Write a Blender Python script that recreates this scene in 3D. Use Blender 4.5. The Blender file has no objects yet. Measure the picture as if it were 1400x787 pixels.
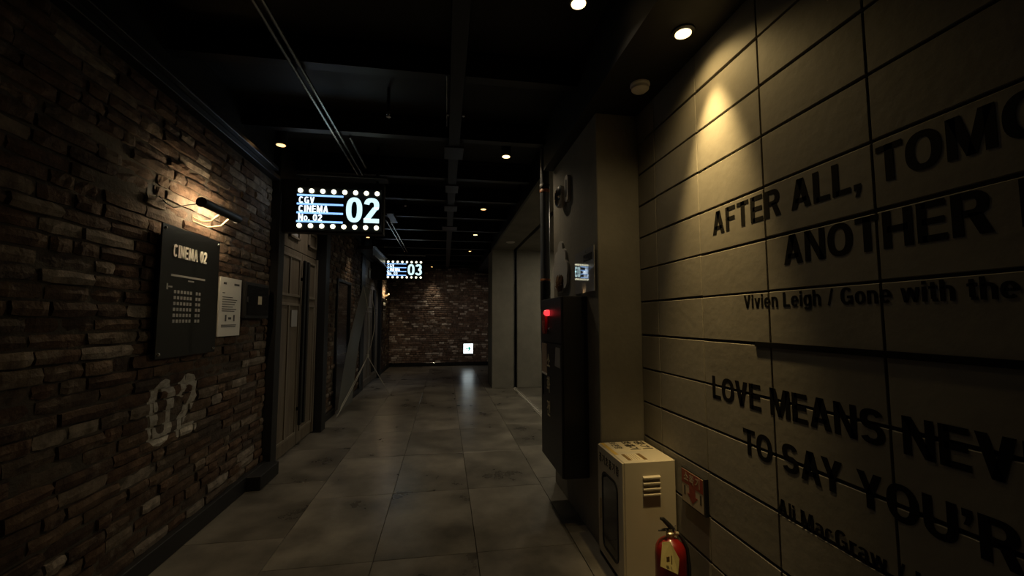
import bpy, bmesh, math, random
from mathutils import Matrix, Vector

# ------------------------------------------------------------------ camera, world, exposure
scene = bpy.context.scene
COL = scene.collection
random.seed(7)
cam_d = bpy.data.cameras.new('camera')
cam_d.sensor_width = 36.0
cam_d.lens = 570.0 / 1400.0 * 36.0
cam_d.clip_start = 0.05
cam = bpy.data.objects.new('camera', cam_d)
COL.objects.link(cam)
_r = Vector((0.987299554909465, -0.1588674552259739, -0.0008488495718070071))
_u = Vector((-0.011049186470594061, -0.0739945603199653, 0.997197433069998))
_f = Vector((0.15848502880054763, 0.9845232027296655, 0.07481015260652385))
cam.matrix_world = Matrix(((_r.x, _u.x, -_f.x, 0.0), (_r.y, _u.y, -_f.y, 0.0), (_r.z, _u.z, -_f.z, 1.6), (0, 0, 0, 1)))
scene.camera = cam

world = bpy.data.worlds.new('world')
scene.world = world
world.use_nodes = True
world.node_tree.nodes['Background'].inputs[0].default_value = (0.5, 0.5, 0.55, 1)
world.node_tree.nodes['Background'].inputs[1].default_value = 0.002

vs = scene.view_settings
vs.view_transform = 'Standard'
vs.look = 'None'
vs.gamma = 1.0
vs.use_curve_mapping = False
vs.exposure = 0.0

# ------------------------------------------------------------------ layout constants (metres)
XL = -1.85          # mean face of the left brick wall
XR = 1.425          # face of the concrete panel wall
XC = 1.10           # corridor face of the column, pillars and lobby edge
YB = 14.70          # far brick wall
ZS = 3.14           # low soffit over the panel wall
ZC = 3.40           # underside of the corridor ceiling beams

# ------------------------------------------------------------------ materials
MATS = {}

def new_mat(name):
    m = bpy.data.materials.new(name)
    m.use_nodes = True
    return m, m.node_tree.nodes, m.node_tree.links, m.node_tree.nodes['Principled BSDF']

def plain(name, col, rough=0.5, metal=0.0, spec=0.5, emit=None, estr=0.0, coat=0.0, alpha=1.0):
    m, n, l, b = new_mat(name)
    b.inputs['Base Color'].default_value = (*col, 1)
    b.inputs['Roughness'].default_value = rough
    b.inputs['Metallic'].default_value = metal
    b.inputs['Specular IOR Level'].default_value = spec
    b.inputs['Coat Weight'].default_value = coat
    b.inputs['Coat Roughness'].default_value = 0.04
    b.inputs['Alpha'].default_value = alpha
    if emit:
        b.inputs['Emission Color'].default_value = (*emit, 1)
        b.inputs['Emission Strength'].default_value = estr
    MATS[name] = m
    return m

def mottled(name, c0, c1, scale, rough=0.6, bump=0.0, bscale=None, detail=6, stretch=(1, 1, 1), rvar=0.0, spec=0.5, metal=0.0, island=0.0, p0=0.3, p1=0.7):
    """two colours mixed by a noise in object space, optional bump and piece-to-piece variation"""
    m, n, l, b = new_mat(name)
    tc = n.new('ShaderNodeNewGeometry')
    mp = n.new('ShaderNodeMapping'); mp.inputs['Scale'].default_value = stretch
    l.new(tc.outputs['Position'], mp.inputs['Vector'])
    oi = n.new('ShaderNodeObjectInfo')
    nz = n.new('ShaderNodeTexNoise'); nz.noise_dimensions = '4D'
    nz.inputs['Scale'].default_value = scale; nz.inputs['Detail'].default_value = detail
    nz.inputs['Roughness'].default_value = 0.6
    l.new(mp.outputs[0], nz.inputs['Vector'])
    mw = n.new('ShaderNodeMath'); mw.operation = 'MULTIPLY'; mw.inputs[1].default_value = 40.0
    l.new(oi.outputs['Random'], mw.inputs[0]); l.new(mw.outputs[0], nz.inputs['W'])
    rp = n.new('ShaderNodeValToRGB')
    rp.color_ramp.elements[0].position = p0; rp.color_ramp.elements[1].position = p1
    rp.color_ramp.elements[0].color = (*c0, 1); rp.color_ramp.elements[1].color = (*c1, 1)
    l.new(nz.outputs[0], rp.inputs[0])
    out = rp.outputs[0]
    if island > 0:
        mr = n.new('ShaderNodeMapRange')
        mr.inputs['To Min'].default_value = 1 - island; mr.inputs['To Max'].default_value = 1 + island
        l.new(oi.outputs['Random'], mr.inputs[0])
        hs = n.new('ShaderNodeHueSaturation'); l.new(mr.outputs[0], hs.inputs['Value']); l.new(out, hs.inputs['Color'])
        out = hs.outputs[0]
    l.new(out, b.inputs['Base Color'])
    b.inputs['Roughness'].default_value = rough
    b.inputs['Metallic'].default_value = metal
    b.inputs['Specular IOR Level'].default_value = spec
    if rvar > 0:
        mr2 = n.new('ShaderNodeMapRange')
        mr2.inputs['To Min'].default_value = rough - rvar; mr2.inputs['To Max'].default_value = rough + rvar
        l.new(nz.outputs[0], mr2.inputs[0]); l.new(mr2.outputs[0], b.inputs['Roughness'])
    if bump > 0:
        nb = n.new('ShaderNodeTexNoise'); nb.inputs['Scale'].default_value = bscale or scale * 6
        nb.inputs['Detail'].default_value = 5
        l.new(mp.outputs[0], nb.inputs['Vector'])
        bp = n.new('ShaderNodeBump'); bp.inputs['Strength'].default_value = bump; bp.inputs['Distance'].default_value = 0.01
        l.new(nb.outputs[0], bp.inputs['Height']); l.new(bp.outputs[0], b.inputs['Normal'])
    MATS[name] = m
    return m

class NM:
    """tiny math-node builder for the stencilled paint mask"""
    def __init__(s, n, l): s.n, s.l = n, l
    def op(s, o, a, b=None, c=None):
        x = s.n.new('ShaderNodeMath'); x.operation = o
        for i, v in enumerate((a, b, c)):
            if v is None: continue
            if isinstance(v, (int, float)): x.inputs[i].default_value = v
            else: s.l.new(v, x.inputs[i])
        return x.outputs[0]
    def seg(s, y, z, a, b):
        """distance to a segment a-b in the (y, z) plane of the wall"""
        dx, dz = b[0] - a[0], b[1] - a[1]; L2 = dx * dx + dz * dz
        py = s.op('SUBTRACT', y, a[0]); pz = s.op('SUBTRACT', z, a[1])
        t = s.op('ADD', s.op('MULTIPLY', py, dx / L2), s.op('MULTIPLY', pz, dz / L2))
        t = s.op('MINIMUM', s.op('MAXIMUM', t, 0.0), 1.0)
        ey = s.op('SUBTRACT', py, s.op('MULTIPLY', t, dx)); ez = s.op('SUBTRACT', pz, s.op('MULTIPLY', t, dz))
        return s.op('SQRT', s.op('ADD', s.op('MULTIPLY', ey, ey), s.op('MULTIPLY', ez, ez)))
    def poly(s, y, z, pts):
        d = None
        for a, b in zip(pts[:-1], pts[1:]):
            e = s.seg(y, z, a, b)
            d = e if d is None else s.op('MINIMUM', d, e)
        return d

def arc(cy, cz, ry, rz, a0, a1, k):
    return [(cy + ry * math.cos(math.radians(a0 + (a1 - a0) * i / k)), cz + rz * math.sin(math.radians(a0 + (a1 - a0) * i / k))) for i in range(k + 1)]

def stencil(n, l, geo, out):
    """worn pale paint of the number 02 brushed over bricks and joints"""
    mk = NM(n, l)
    sp = n.new('ShaderNodeSeparateXYZ'); l.new(geo.outputs['Position'], sp.inputs[0])
    y, z = sp.outputs[1], sp.outputs[2]
    w = 0.039
    y0, y1, zt, zb = 3.085, 3.245, 1.165, 0.805
    ym = (y0 + y1) / 2; r = (y1 - y0) / 2
    zero = arc(ym, zt - r, r, r, 0, 180, 6) + arc(ym, zb + r, r, r, 180, 360, 6) + [(y1, zt - r)]
    a0, a1 = 3.375, 3.535; am = (a0 + a1) / 2; q = (a1 - a0) / 2
    two = arc(am, zt - q, q, q, 180, 0, 6) + [(a1, zt - q - 0.04), (a0 + 0.005, zb + 0.06), (a0 + 0.005, zb), (a1, zb)]
    d = mk.op('MINIMUM', mk.poly(y, z, zero), mk.poly(y, z, two))
    nw = n.new('ShaderNodeTexNoise'); nw.inputs['Scale'].default_value = 26; nw.inputs['Detail'].default_value = 6
    l.new(geo.outputs['Position'], nw.inputs['Vector'])
    mask = mk.op('LESS_THAN', d, w)
    wear = n.new('ShaderNodeMapRange'); wear.inputs['From Min'].default_value = 0.35; wear.inputs['From Max'].default_value = 0.6
    wear.inputs['To Min'].default_value = 0.62; wear.inputs['To Max'].default_value = 0.95
    l.new(nw.outputs[0], wear.inputs[0])
    mxp = n.new('ShaderNodeMix'); mxp.data_type = 'RGBA'; mxp.inputs[7].default_value = (0.5, 0.48, 0.44, 1)
    l.new(mk.op('MULTIPLY', mask, wear.outputs[0]), mxp.inputs[0]); l.new(out, mxp.inputs[6])
    out = mxp.outputs[2]
    return out

def brick_mat(name, per_island, paint=False, ramp=None):
    m, n, l, b = new_mat(name)
    geo = n.new('ShaderNodeNewGeometry')
    if per_island: rnd = geo.outputs['Random Per Island']
    else: rnd = n.new('ShaderNodeObjectInfo').outputs['Random']
    rp = n.new('ShaderNodeValToRGB'); rp.color_ramp.interpolation = 'LINEAR'
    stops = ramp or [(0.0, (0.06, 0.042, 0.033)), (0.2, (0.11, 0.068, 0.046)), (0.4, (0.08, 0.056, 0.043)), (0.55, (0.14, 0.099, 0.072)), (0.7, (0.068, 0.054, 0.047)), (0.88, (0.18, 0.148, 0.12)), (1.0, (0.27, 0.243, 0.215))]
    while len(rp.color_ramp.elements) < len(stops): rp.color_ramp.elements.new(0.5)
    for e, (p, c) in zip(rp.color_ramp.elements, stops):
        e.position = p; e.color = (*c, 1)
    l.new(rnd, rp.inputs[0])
    nz = n.new('ShaderNodeTexNoise'); nz.inputs['Scale'].default_value = 14; nz.inputs['Detail'].default_value = 7
    l.new(geo.outputs['Position'], nz.inputs['Vector'])
    r2 = n.new('ShaderNodeValToRGB'); r2.color_ramp.elements[0].position = 0.3; r2.color_ramp.elements[1].position = 0.72
    r2.color_ramp.elements[0].color = (0.45, 0.42, 0.4, 1); r2.color_ramp.elements[1].color = (1.35, 1.3, 1.25, 1)
    l.new(nz.outputs[0], r2.inputs[0])
    mx = n.new('ShaderNodeMix'); mx.data_type = 'RGBA'; mx.blend_type = 'MULTIPLY'; mx.inputs[0].default_value = 0.85
    l.new(rp.outputs[0], mx.inputs[6]); l.new(r2.outputs[0], mx.inputs[7])
    # lime and mortar smears
    nl = n.new('ShaderNodeTexNoise'); nl.inputs['Scale'].default_value = 3.1; nl.inputs['Detail'].default_value = 9; nl.inputs['Roughness'].default_value = 0.75
    l.new(geo.outputs['Position'], nl.inputs['Vector'])
    r3 = n.new('ShaderNodeValToRGB'); r3.color_ramp.elements[0].position = 0.56; r3.color_ramp.elements[1].position = 0.74
    l.new(nl.outputs[0], r3.inputs[0])
    mk = NM(n, l)
    mx2 = n.new('ShaderNodeMix'); mx2.data_type = 'RGBA'
    mx2.inputs[7].default_value = (0.36, 0.33, 0.29, 1)
    l.new(mk.op('MULTIPLY', r3.outputs[0], 0.6), mx2.inputs[0]); l.new(mx.outputs[2], mx2.inputs[6])
    out = mx2.outputs[2]
    if paint: out = stencil(n, l, geo, out)
    l.new(out, b.inputs['Base Color'])
    b.inputs['Roughness'].default_value = 0.85
    b.inputs['Specular IOR Level'].default_value = 0.25
    nb = n.new('ShaderNodeTexNoise'); nb.inputs['Scale'].default_value = 55; nb.inputs['Detail'].default_value = 6
    l.new(geo.outputs['Position'], nb.inputs['Vector'])
    bp = n.new('ShaderNodeBump'); bp.inputs['Strength'].default_value = 0.55; bp.inputs['Distance'].default_value = 0.012
    l.new(nb.outputs[0], bp.inputs['Height']); l.new(bp.outputs[0], b.inputs['Normal'])
    MATS[name] = m
    return m

brick_mat('brick_single', False, True)
brick_mat('brick_joined', True, True)
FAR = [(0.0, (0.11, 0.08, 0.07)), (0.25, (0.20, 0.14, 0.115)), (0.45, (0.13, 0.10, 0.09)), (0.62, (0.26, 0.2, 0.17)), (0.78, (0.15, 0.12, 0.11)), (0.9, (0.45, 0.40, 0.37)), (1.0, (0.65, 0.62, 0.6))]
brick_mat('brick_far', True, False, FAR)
mottled('mortar', (0.05, 0.043, 0.036), (0.11, 0.096, 0.08), 9, 0.95, 0.5, 60)
def paint_mortar():
    m = MATS['mortar']; n, l = m.node_tree.nodes, m.node_tree.links
    b = n['Principled BSDF']; src = b.inputs['Base Color'].links[0].from_socket
    geo = n.new('ShaderNodeNewGeometry')
    l.new(stencil(n, l, geo, src), b.inputs['Base Color'])
paint_mortar()
mottled('concrete_panel', (0.185, 0.172, 0.148), (0.26, 0.243, 0.21), 2.2, 0.62, 0.13, 24, island=0.07, spec=0.35)
mottled('concrete_wall', (0.18, 0.168, 0.145), (0.25, 0.235, 0.20), 2.6, 0.75, 0.25, 30, spec=0.3)
mottled('joint_fill', (0.07, 0.06, 0.045), (0.10, 0.085, 0.06), 6, 0.9)
mottled('floor_tile', (0.045, 0.041, 0.036), (0.29, 0.265, 0.225), 2.1, 0.29, 0.04, 40, island=0.18, rvar=0.06, detail=6, spec=0.5, p0=0.29, p1=0.76)
plain('floor_grout', (0.02, 0.019, 0.017), 0.9)
mottled('black_paint', (0.006, 0.006, 0.007), (0.011, 0.011, 0.012), 5, 0.55)
mottled('ceiling_black', (0.006, 0.006, 0.007), (0.011, 0.011, 0.013), 3, 0.6)
plain('beam_black', (0.010, 0.010, 0.012), 0.42, spec=0.35)
plain('dark_steel', (0.05, 0.052, 0.058), 0.35, 0.6)
plain('galvanised', (0.36, 0.37, 0.38), 0.25, 0.95)
plain('chrome', (0.75, 0.75, 0.75), 0.12, 1.0)
plain('gloss_black', (0.008, 0.009, 0.01), 0.22, coat=0.3)
plain('matte_black', (0.006, 0.006, 0.006), 0.7)
plain('lettering_black', (0.006, 0.0055, 0.005), 0.8, spec=0.1)
mottled('door_wood', (0.10, 0.078, 0.055), (0.20, 0.165, 0.125), 3.0, 0.5, 0.1, 20, stretch=(8, 8, 0.7), detail=8)
mottled('door_wood_trim', (0.15, 0.125, 0.095), (0.25, 0.215, 0.17), 3.0, 0.45, stretch=(8, 8, 0.8), detail=8)
plain('paper', (0.72, 0.72, 0.70), 0.6)
plain('paper_ink', (0.06, 0.06, 0.065), 0.7)
plain('white_plastic', (0.62, 0.58, 0.56), 0.45)
plain('white_metal_letter', (0.78, 0.76, 0.72), 0.35, emit=None)
plain('print_grey', (0.34, 0.34, 0.34), 0.5)
plain('cream_cable', (0.5, 0.4, 0.26), 0.5)
plain('cabinet_cream', (0.60, 0.54, 0.42), 0.42)
plain('cabinet_ink', (0.05, 0.04, 0.03), 0.6)
plain('sticker_yellow', (0.62, 0.42, 0.10), 0.5)
plain('sticker_brown', (0.20, 0.12, 0.04), 0.5)
plain('sticker_cream', (0.70, 0.62, 0.45), 0.5)
plain('cabinet_window', (0.015, 0.016, 0.018), 0.1, coat=0.5)
plain('hydrant_black', (0.012, 0.0125, 0.016), 0.42)
plain('extinguisher_red', (0.20, 0.009, 0.008), 0.32, coat=0.2)
plain('rubber_black', (0.012, 0.012, 0.012), 0.5)
plain('tag_yellow', (0.58, 0.50, 0.22), 0.6)
plain('sign_red', (0.25, 0.04, 0.03), 0.5)
plain('sign_cream', (0.42, 0.35, 0.26), 0.5)
plain('alarm_red', (0.5, 0.04, 0.025), 0.2, coat=0.5)
plain('alarm_lamp', (0.8, 0.03, 0.03), 0.3, emit=(1.0, 0.04, 0.05), estr=1.6)
plain('brass', (0.60, 0.52, 0.36), 0.35, 0.6)
plain('gold_letter', (0.75, 0.68, 0.48), 0.45)
plain('label_tan', (0.42, 0.32, 0.24), 0.6)
plain('cloud_white', (0.45, 0.44, 0.42), 0.5)
mottled('dried_brown', (0.05, 0.022, 0.008), (0.24, 0.12, 0.045), 22, 0.7)
plain('poster_gloss', (0.42, 0.42, 0.45), 0.03, spec=1.0, coat=1.0)
plain('poster_dark', (0.12, 0.12, 0.14), 0.06, spec=0.9, coat=1.0)
plain('rust_band', (0.30, 0.10, 0.03), 0.5)
plain('pipe_paint', (0.07, 0.075, 0.085), 0.3)
plain('banner_film', (0.13, 0.13, 0.12), 0.45)
plain('fibre_pole', (0.55, 0.52, 0.46), 0.3)
plain('tape_grey', (0.5, 0.47, 0.42), 0.5)
plain('lens_off', (0.55, 0.53, 0.48), 0.4)
plain('lamp_warm', (1, 0.8, 0.5), 0.4, emit=(1.0, 0.72, 0.34), estr=3.2)
plain('lamp_dim', (1, 0.7, 0.4), 0.4, emit=(1.0, 0.55, 0.2), estr=3.0)
plain('lamp_strip', (1, 0.85, 0.6), 0.4, emit=(1.0, 0.74, 0.42), estr=170.0)
plain('bulb_glow', (1, 1, 0.9), 0.4, emit=(1.0, 0.95, 0.66), estr=2.6)
plain('led_blue', (0.4, 0.6, 1), 0.4, emit=(0.25, 0.50, 1.0), estr=1.5)
plain('led_white', (1, 1, 1), 0.4, emit=(0.74, 0.88, 1.0), estr=1.6)
plain('led_digit', (0.9, 1, 1), 0.4, emit=(0.66, 0.95, 1.0), estr=1.1)
plain('sign_face', (0.01, 0.014, 0.02), 0.3)
plain('exit_white', (1, 1, 1), 0.4, emit=(0.85, 0.97, 1.0), estr=2.6)
plain('exit_green', (0.02, 0.3, 0.2), 0.4, emit=(0.03, 0.42, 0.30), estr=0.8)
plain('lobby_panel', (1, 1, 1), 0.4, emit=(1.0, 0.88, 0.62), estr=36.0)

# ------------------------------------------------------------------ mesh helpers
class MB:
    def __init__(s): s.v, s.f = [], []
    def add(s, vs, fs):
        o = len(s.v); s.v += [tuple(p) for p in vs]; s.f += [tuple(i + o for i in f) for f in fs]; return s
    def box(s, x0, x1, y0, y1, z0, z1):
        return s.add([(x0, y0, z0), (x1, y0, z0), (x1, y1, z0), (x0, y1, z0), (x0, y0, z1), (x1, y0, z1), (x1, y1, z1), (x0, y1, z1)],
                     [(0, 3, 2, 1), (4, 5, 6, 7), (0, 1, 5, 4), (1, 2, 6, 5), (2, 3, 7, 6), (3, 0, 4, 7)])
    def cbox(s, x0, x1, y0, y1, z0, z1, c=0.004):
        """box with chamfered edges"""
        bm = bmesh.new(); bmesh.ops.create_cube(bm, size=1)
        for v in bm.verts:
            v.co = ((x0 + x1) / 2 + v.co.x * (x1 - x0), (y0 + y1) / 2 + v.co.y * (y1 - y0), (z0 + z1) / 2 + v.co.z * (z1 - z0))
        bmesh.ops.bevel(bm, geom=bm.edges[:], offset=c, segments=1, affect='EDGES', profile=0.5)
        bm.verts.index_update()
        s.add([v.co[:] for v in bm.verts], [[v.index for v in f.verts] for f in bm.faces]); bm.free(); return s
    def tube(s, pts, r, n=10, cap=True):
        pts = [Vector(p) for p in pts]
        rs = r if isinstance(r, (list, tuple)) else [r] * len(pts)
        rings = []; prev = None
        for i, p in enumerate(pts):
            t = (pts[min(i + 1, len(pts) - 1)] - pts[max(i - 1, 0)]).normalized()
            if prev is None:
                a = Vector((0, 0, 1)) if abs(t.z) < 0.9 else Vector((1, 0, 0))
                prev = t.cross(a).normalized()
            e = (prev - t * prev.dot(t)).normalized(); prev = e; g = t.cross(e)
            rings.append([p + (e * math.cos(2 * math.pi * k / n) + g * math.sin(2 * math.pi * k / n)) * rs[i] for k in range(n)])
        vs = [q for rg in rings for q in rg]; fs = []
        for i in range(len(pts) - 1):
            for k in range(n):
                a, b = i * n + k, i * n + (k + 1) % n
                fs.append((a, b, b + n, a + n))
        if cap:
            fs.append(tuple(range(n))[::-1]); fs.append(tuple((len(pts) - 1) * n + k for k in range(n)))
        return s.add(vs, fs)
    def lathe(s, prof, c, axis='Z', n=20):
        """prof: list of (radius, height) about axis through c"""
        vs, fs = [], []
        for r, h in prof:
            for k in range(n):
                a = 2 * math.pi * k / n; p, q = r * math.cos(a), r * math.sin(a)
                vs.append({'Z': (c[0] + p, c[1] + q, c[2] + h), 'X': (c[0] + h, c[1] + p, c[2] + q), 'Y': (c[0] + q, c[1] + h, c[2] + p)}[axis])
        for i in range(len(prof) - 1):
            for k in range(n):
                a, b = i * n + k, i * n + (k + 1) % n
                fs.append((a, b, b + n, a + n))
        fs.append(tuple(range(n))[::-1]); fs.append(tuple((len(prof) - 1) * n + k for k in range(n)))
        return s.add(vs, fs)
    def prism(s, poly, fn, t0, t1):
        """extrude a 2-D outline; fn(a, b, t) -> point"""
        n = len(poly)
        vs = [fn(a, b, t0) for a, b in poly] + [fn(a, b, t1) for a, b in poly]
        fs = [tuple(range(n))[::-1], tuple(range(n, 2 * n))] + [(i, (i + 1) % n, (i + 1) % n + n, i + n) for i in range(n)]
        return s.add(vs, fs)
    def mesh(s, name, mat, off=Vector((0, 0, 0)), smooth=False):
        me = bpy.data.meshes.new(name)
        me.from_pydata([(p[0] - off[0], p[1] - off[1], p[2] - off[2]) for p in s.v], [], s.f)
        bm = bmesh.new(); bm.from_mesh(me); bmesh.ops.recalc_face_normals(bm, faces=bm.faces[:]); bm.to_mesh(me); bm.free()
        me.materials.append(MATS[mat]); me.validate(); me.update()
        if smooth:
            for p in me.polygons: p.use_smooth = True
            try: me.set_sharp_from_angle(angle=math.radians(40))
            except Exception: pass
        return me

ORG = {}
def tag(o, label=None, cat=None, group=None, kind=None):
    if label: o['label'] = label
    if cat: o['category'] = cat
    if group: o['group'] = group
    if kind: o['kind'] = kind
    return o

def thing(name, loc, label, cat, group=None):
    o = bpy.data.objects.new(name, None); o.empty_display_size = 0.1
    o.location = loc; COL.objects.link(o); ORG[o] = Vector(loc)
    return tag(o, label, cat, group)

def part(name, mb, mat, parent=None, smooth=False, label=None, kind=None):
    """world-space geometry linked as one mesh object under parent"""
    off = ORG[parent] if parent else Vector((0, 0, 0))
    o = bpy.data.objects.new(name, mb.mesh(name, mat, off, smooth)); COL.objects.link(o)
    if parent: o.parent = parent
    ORG[o] = off
    return tag(o, label, kind=kind)

def single(name, mb, mat, loc, label, cat, group=None, smooth=False):
    """a thing that is one mesh"""
    o = bpy.data.objects.new(name, mb.mesh(name, mat, Vector(loc), smooth)); COL.objects.link(o)
    o.location = loc; ORG[o] = Vector(loc)
    return tag(o, label, cat, group)

def struct(name, mb, mat, label, cat):
    o = part(name, mb, mat)
    return tag(o, label, cat, kind='structure')

def struct_empty(name, loc, label, cat):
    o = thing(name, loc, label, cat); o['kind'] = 'structure'; return o

def copy_tree(o, delta=None, parent=None):
    c = o.copy(); COL.objects.link(c); c.parent = parent
    if delta is not None: c.location = Vector(o.location) + Vector(delta)
    for ch in list(o.children): copy_tree(ch, None, c)
    return c

_tc = {}
def text2d(s, offset=0.0, spacing=1.0):
    key = (s, offset, spacing)
    if key in _tc: return _tc[key]
    cu = bpy.data.curves.new('t', 'FONT'); cu.body = s; cu.size = 1.0; cu.offset = offset; cu.space_character = spacing
    cu.resolution_u = 4
    ob = bpy.data.objects.new('t', cu); COL.objects.link(ob)
    dg = bpy.context.evaluated_depsgraph_get(); dg.update()
    me = bpy.data.meshes.new_from_object(ob.evaluated_get(dg))
    vs = [(v.co.x, v.co.y) for v in me.vertices]; fs = [tuple(p.vertices) for p in me.polygons]
    bpy.data.objects.remove(ob); bpy.data.curves.remove(cu); bpy.data.meshes.remove(me)
    _tc[key] = (vs, fs); return vs, fs

def cap_h(offset):
    vs, _ = text2d('H', offset); return max(v[1] for v in vs) - min(v[1] for v in vs), min(v[1] for v in vs)

def lettering(mb, s, cap, fn, width=None, xscale=None, offset=0.0, spacing=1.0, thick=0.0015):
    """flat lettering with real thickness; fn(x, y, t) maps the text plane into the scene"""
    vs, fs = text2d(s, offset, spacing)
    ch, base = cap_h(offset); k = cap / ch
    x0 = min(v[0] for v in vs); x1 = max(v[0] for v in vs)
    kx = (width / (x1 - x0)) if width else (xscale or 1.0) * k
    pts = [((v[0] - x0) * kx, (v[1] - base) * k) for v in vs]
    n = len(pts)
    edge = {}
    for f in fs:
        for a, b in zip(f, f[1:] + f[:1]):
            e = (min(a, b), max(a, b)); edge[e] = None if e in edge else (a, b)
    sides = [(a, b, b + n, a + n) for e in edge.values() if e for a, b in [e]]
    mb.add([fn(x, y, 0) for x, y in pts] + [fn(x, y, thick) for x, y in pts], [tuple(f) for f in fs] + [tuple(i + n for i in f)[::-1] for f in fs] + sides)
    return (x1 - x0) * kx

# ------------------------------------------------------------------ drawn bold grotesque letterforms (cap height 1)
TV, TH, XH = 0.195, 0.165, 0.73
def _q(x0, y0, x1, y1): return [[(x0, y0), (x1, y0), (x1, y1), (x0, y1)]]
def _d(xb, xt, y0, y1, w, w2=None): return [[(xb, y0), (xb + w, y0), (xt + (w2 or w), y1), (xt, y1)]]
def _ring(cx, cy, rx, ry, a0, a1, tv=TV, th=TH, n=14, e=2.35):
    def pt(rx_, ry_, a):
        c, s = math.cos(a), math.sin(a)
        return (cx + rx_ * math.copysign(abs(c) ** (2 / e), c), cy + ry_ * math.copysign(abs(s) ** (2 / e), s))
    out = []
    for i in range(n):
        b0 = math.radians(a0 + (a1 - a0) * i / n); b1 = math.radians(a0 + (a1 - a0) * (i + 1) / n)
        out.append([pt(rx, ry, b0), pt(rx, ry, b1), pt(rx - tv, ry - th, b1), pt(rx - tv, ry - th, b0)])
    return out
def _bowl(x, y0, y1, xr, tv=TV, th=TH):
    """right-hand bowl from a stem edge x"""
    xm = x + (xr - x) * 0.35
    return _q(x - 0.02, y1 - th, xm, y1) + _q(x - 0.02, y0, xm, y0 + th) + _ring(xm, (y0 + y1) / 2, xr - xm, (y1 - y0) / 2, -90, 90, tv, th, 10)
GL = {}
GL[' '] = (0.24, [])
GL['A'] = (0.70, _d(0, 0.23, 0, 1, 0.205, 0.24) + _d(0.495, 0.23, 0, 1, 0.205, 0.24) + _q(0.15, 0.2, 0.55, 0.35))
GL['C'] = (0.68, _ring(0.34, 0.5, 0.34, 0.5, 42, 318, n=22))
GL['D'] = (0.68, _q(0, 0, TV, 1) + _bowl(TV, 0, 1, 0.68))
GL['E'] = (0.57, _q(0, 0, TV, 1) + _q(0.1, 0.835, 0.56, 1) + _q(0.1, 0, 0.57, 0.165) + _q(0.1, 0.425, 0.53, 0.585))
GL['F'] = (0.54, _q(0, 0, TV, 1) + _q(0.1, 0.835, 0.54, 1) + _q(0.1, 0.415, 0.50, 0.575))
GL['G'] = (0.70, _ring(0.34, 0.5, 0.34, 0.5, 42, 322, n=22) + _q(0.36, 0.37, 0.68, 0.52) + _q(0.54, 0.0, 0.68, 0.45))
GL['H'] = (0.66, _q(0, 0, TV, 1) + _q(0.66 - TV, 0, 0.66, 1) + _q(0.1, 0.42, 0.56, 0.59))
GL['I'] = (TV, _q(0, 0, TV, 1))
GL['L'] = (0.52, _q(0, 0, TV, 1) + _q(0.1, 0, 0.52, 0.165))
GL['M'] = (0.82, _q(0, 0, 0.18, 1) + _q(0.64, 0, 0.82, 1) + _d(0.325, 0.02, 0, 1, 0.17, 0.24) + _d(0.325, 0.56, 0, 1, 0.17, 0.24))
GL['N'] = (0.66, _q(0, 0, 0.18, 1) + _q(0.48, 0, 0.66, 1) + _d(0.45, 0, 0, 1, 0.21))
GL['O'] = (0.72, _ring(0.36, 0.5, 0.36, 0.5, 0, 360, n=32))
GL['R'] = (0.66, _q(0, 0, TV, 1) + _bowl(TV, 0.415, 1, 0.63) + _d(0.45, 0.27, 0, 0.5, 0.22))
GL['S'] = (0.64, _ring(0.32, 0.7075, 0.31, 0.2925, 22, 270, n=18) + _ring(0.32, 0.2925, 0.32, 0.2925, 90, -158, n=18))
GL['T'] = (0.60, _q(0, 0.835, 0.60, 1) + _q(0.2025, 0, 0.3975, 1))
GL['U'] = (0.66, _q(0, 0.34, TV, 1) + _q(0.66 - TV, 0.34, 0.66, 1) + _ring(0.33, 0.35, 0.33, 0.35, 180, 360, n=16))
GL['V'] = (0.66, _d(0.23, 0, 0, 1, 0.2, 0.21) + _d(0.23, 0.45, 0, 1, 0.2, 0.21))
GL['W'] = (0.94, _d(0.15, 0, 0, 1, 0.17, 0.19) + _d(0.15, 0.375, 0, 1, 0.17, 0.19) + _d(0.62, 0.375, 0, 1, 0.17, 0.19) + _d(0.62, 0.75, 0, 1, 0.17, 0.19))
GL['Y'] = (0.66, _d(0.2325, 0, 0.40, 1, 0.195, 0.215) + _d(0.2325, 0.445, 0.40, 1, 0.195, 0.215) + _q(0.2325, 0, 0.4275, 0.42))
GL['0'] = (0.60, _ring(0.30, 0.5, 0.30, 0.5, 0, 360, n=32))
GL['2'] = (0.58, _ring(0.29, 0.70, 0.285, 0.30, 172, -32, n=18) + _d(0.0, 0.335, 0.14, 0.62, 0.24, 0.225) + _q(0.0, 0, 0.58, 0.17))
GL['3'] = (0.58, _ring(0.28, 0.735, 0.28, 0.265, 165, -90, n=18) + _ring(0.28, 0.285, 0.30, 0.285, 90, -165, n=18))
GL['.'] = (0.19, _q(0, 0, 0.19, 0.18))
GL[','] = (0.19, _q(0, 0, 0.19, 0.18) + [[(0.09, 0.02), (0.19, 0.02), (0.12, -0.19), (0.02, -0.19)]])
GL['’'] = (0.19, _q(0, 0.80, 0.19, 0.98) + [[(0.09, 0.82), (0.19, 0.82), (0.12, 0.61), (0.02, 0.61)]])
GL['/'] = (0.36, _d(0, 0.24, 0, 1, 0.12))
tv, th = 0.175, 0.135
_o = lambda a0, a1, n: _ring(0.27, XH / 2, 0.27, XH / 2, a0, a1, tv, th, n)
GL['o'] = (0.54, _o(0, 360, 26))
GL['c'] = (0.50, _o(48, 312, 20))
GL['e'] = (0.54, _o(0, 318, 24) + _q(0.1, 0.31, 0.54, 0.425))
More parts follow.
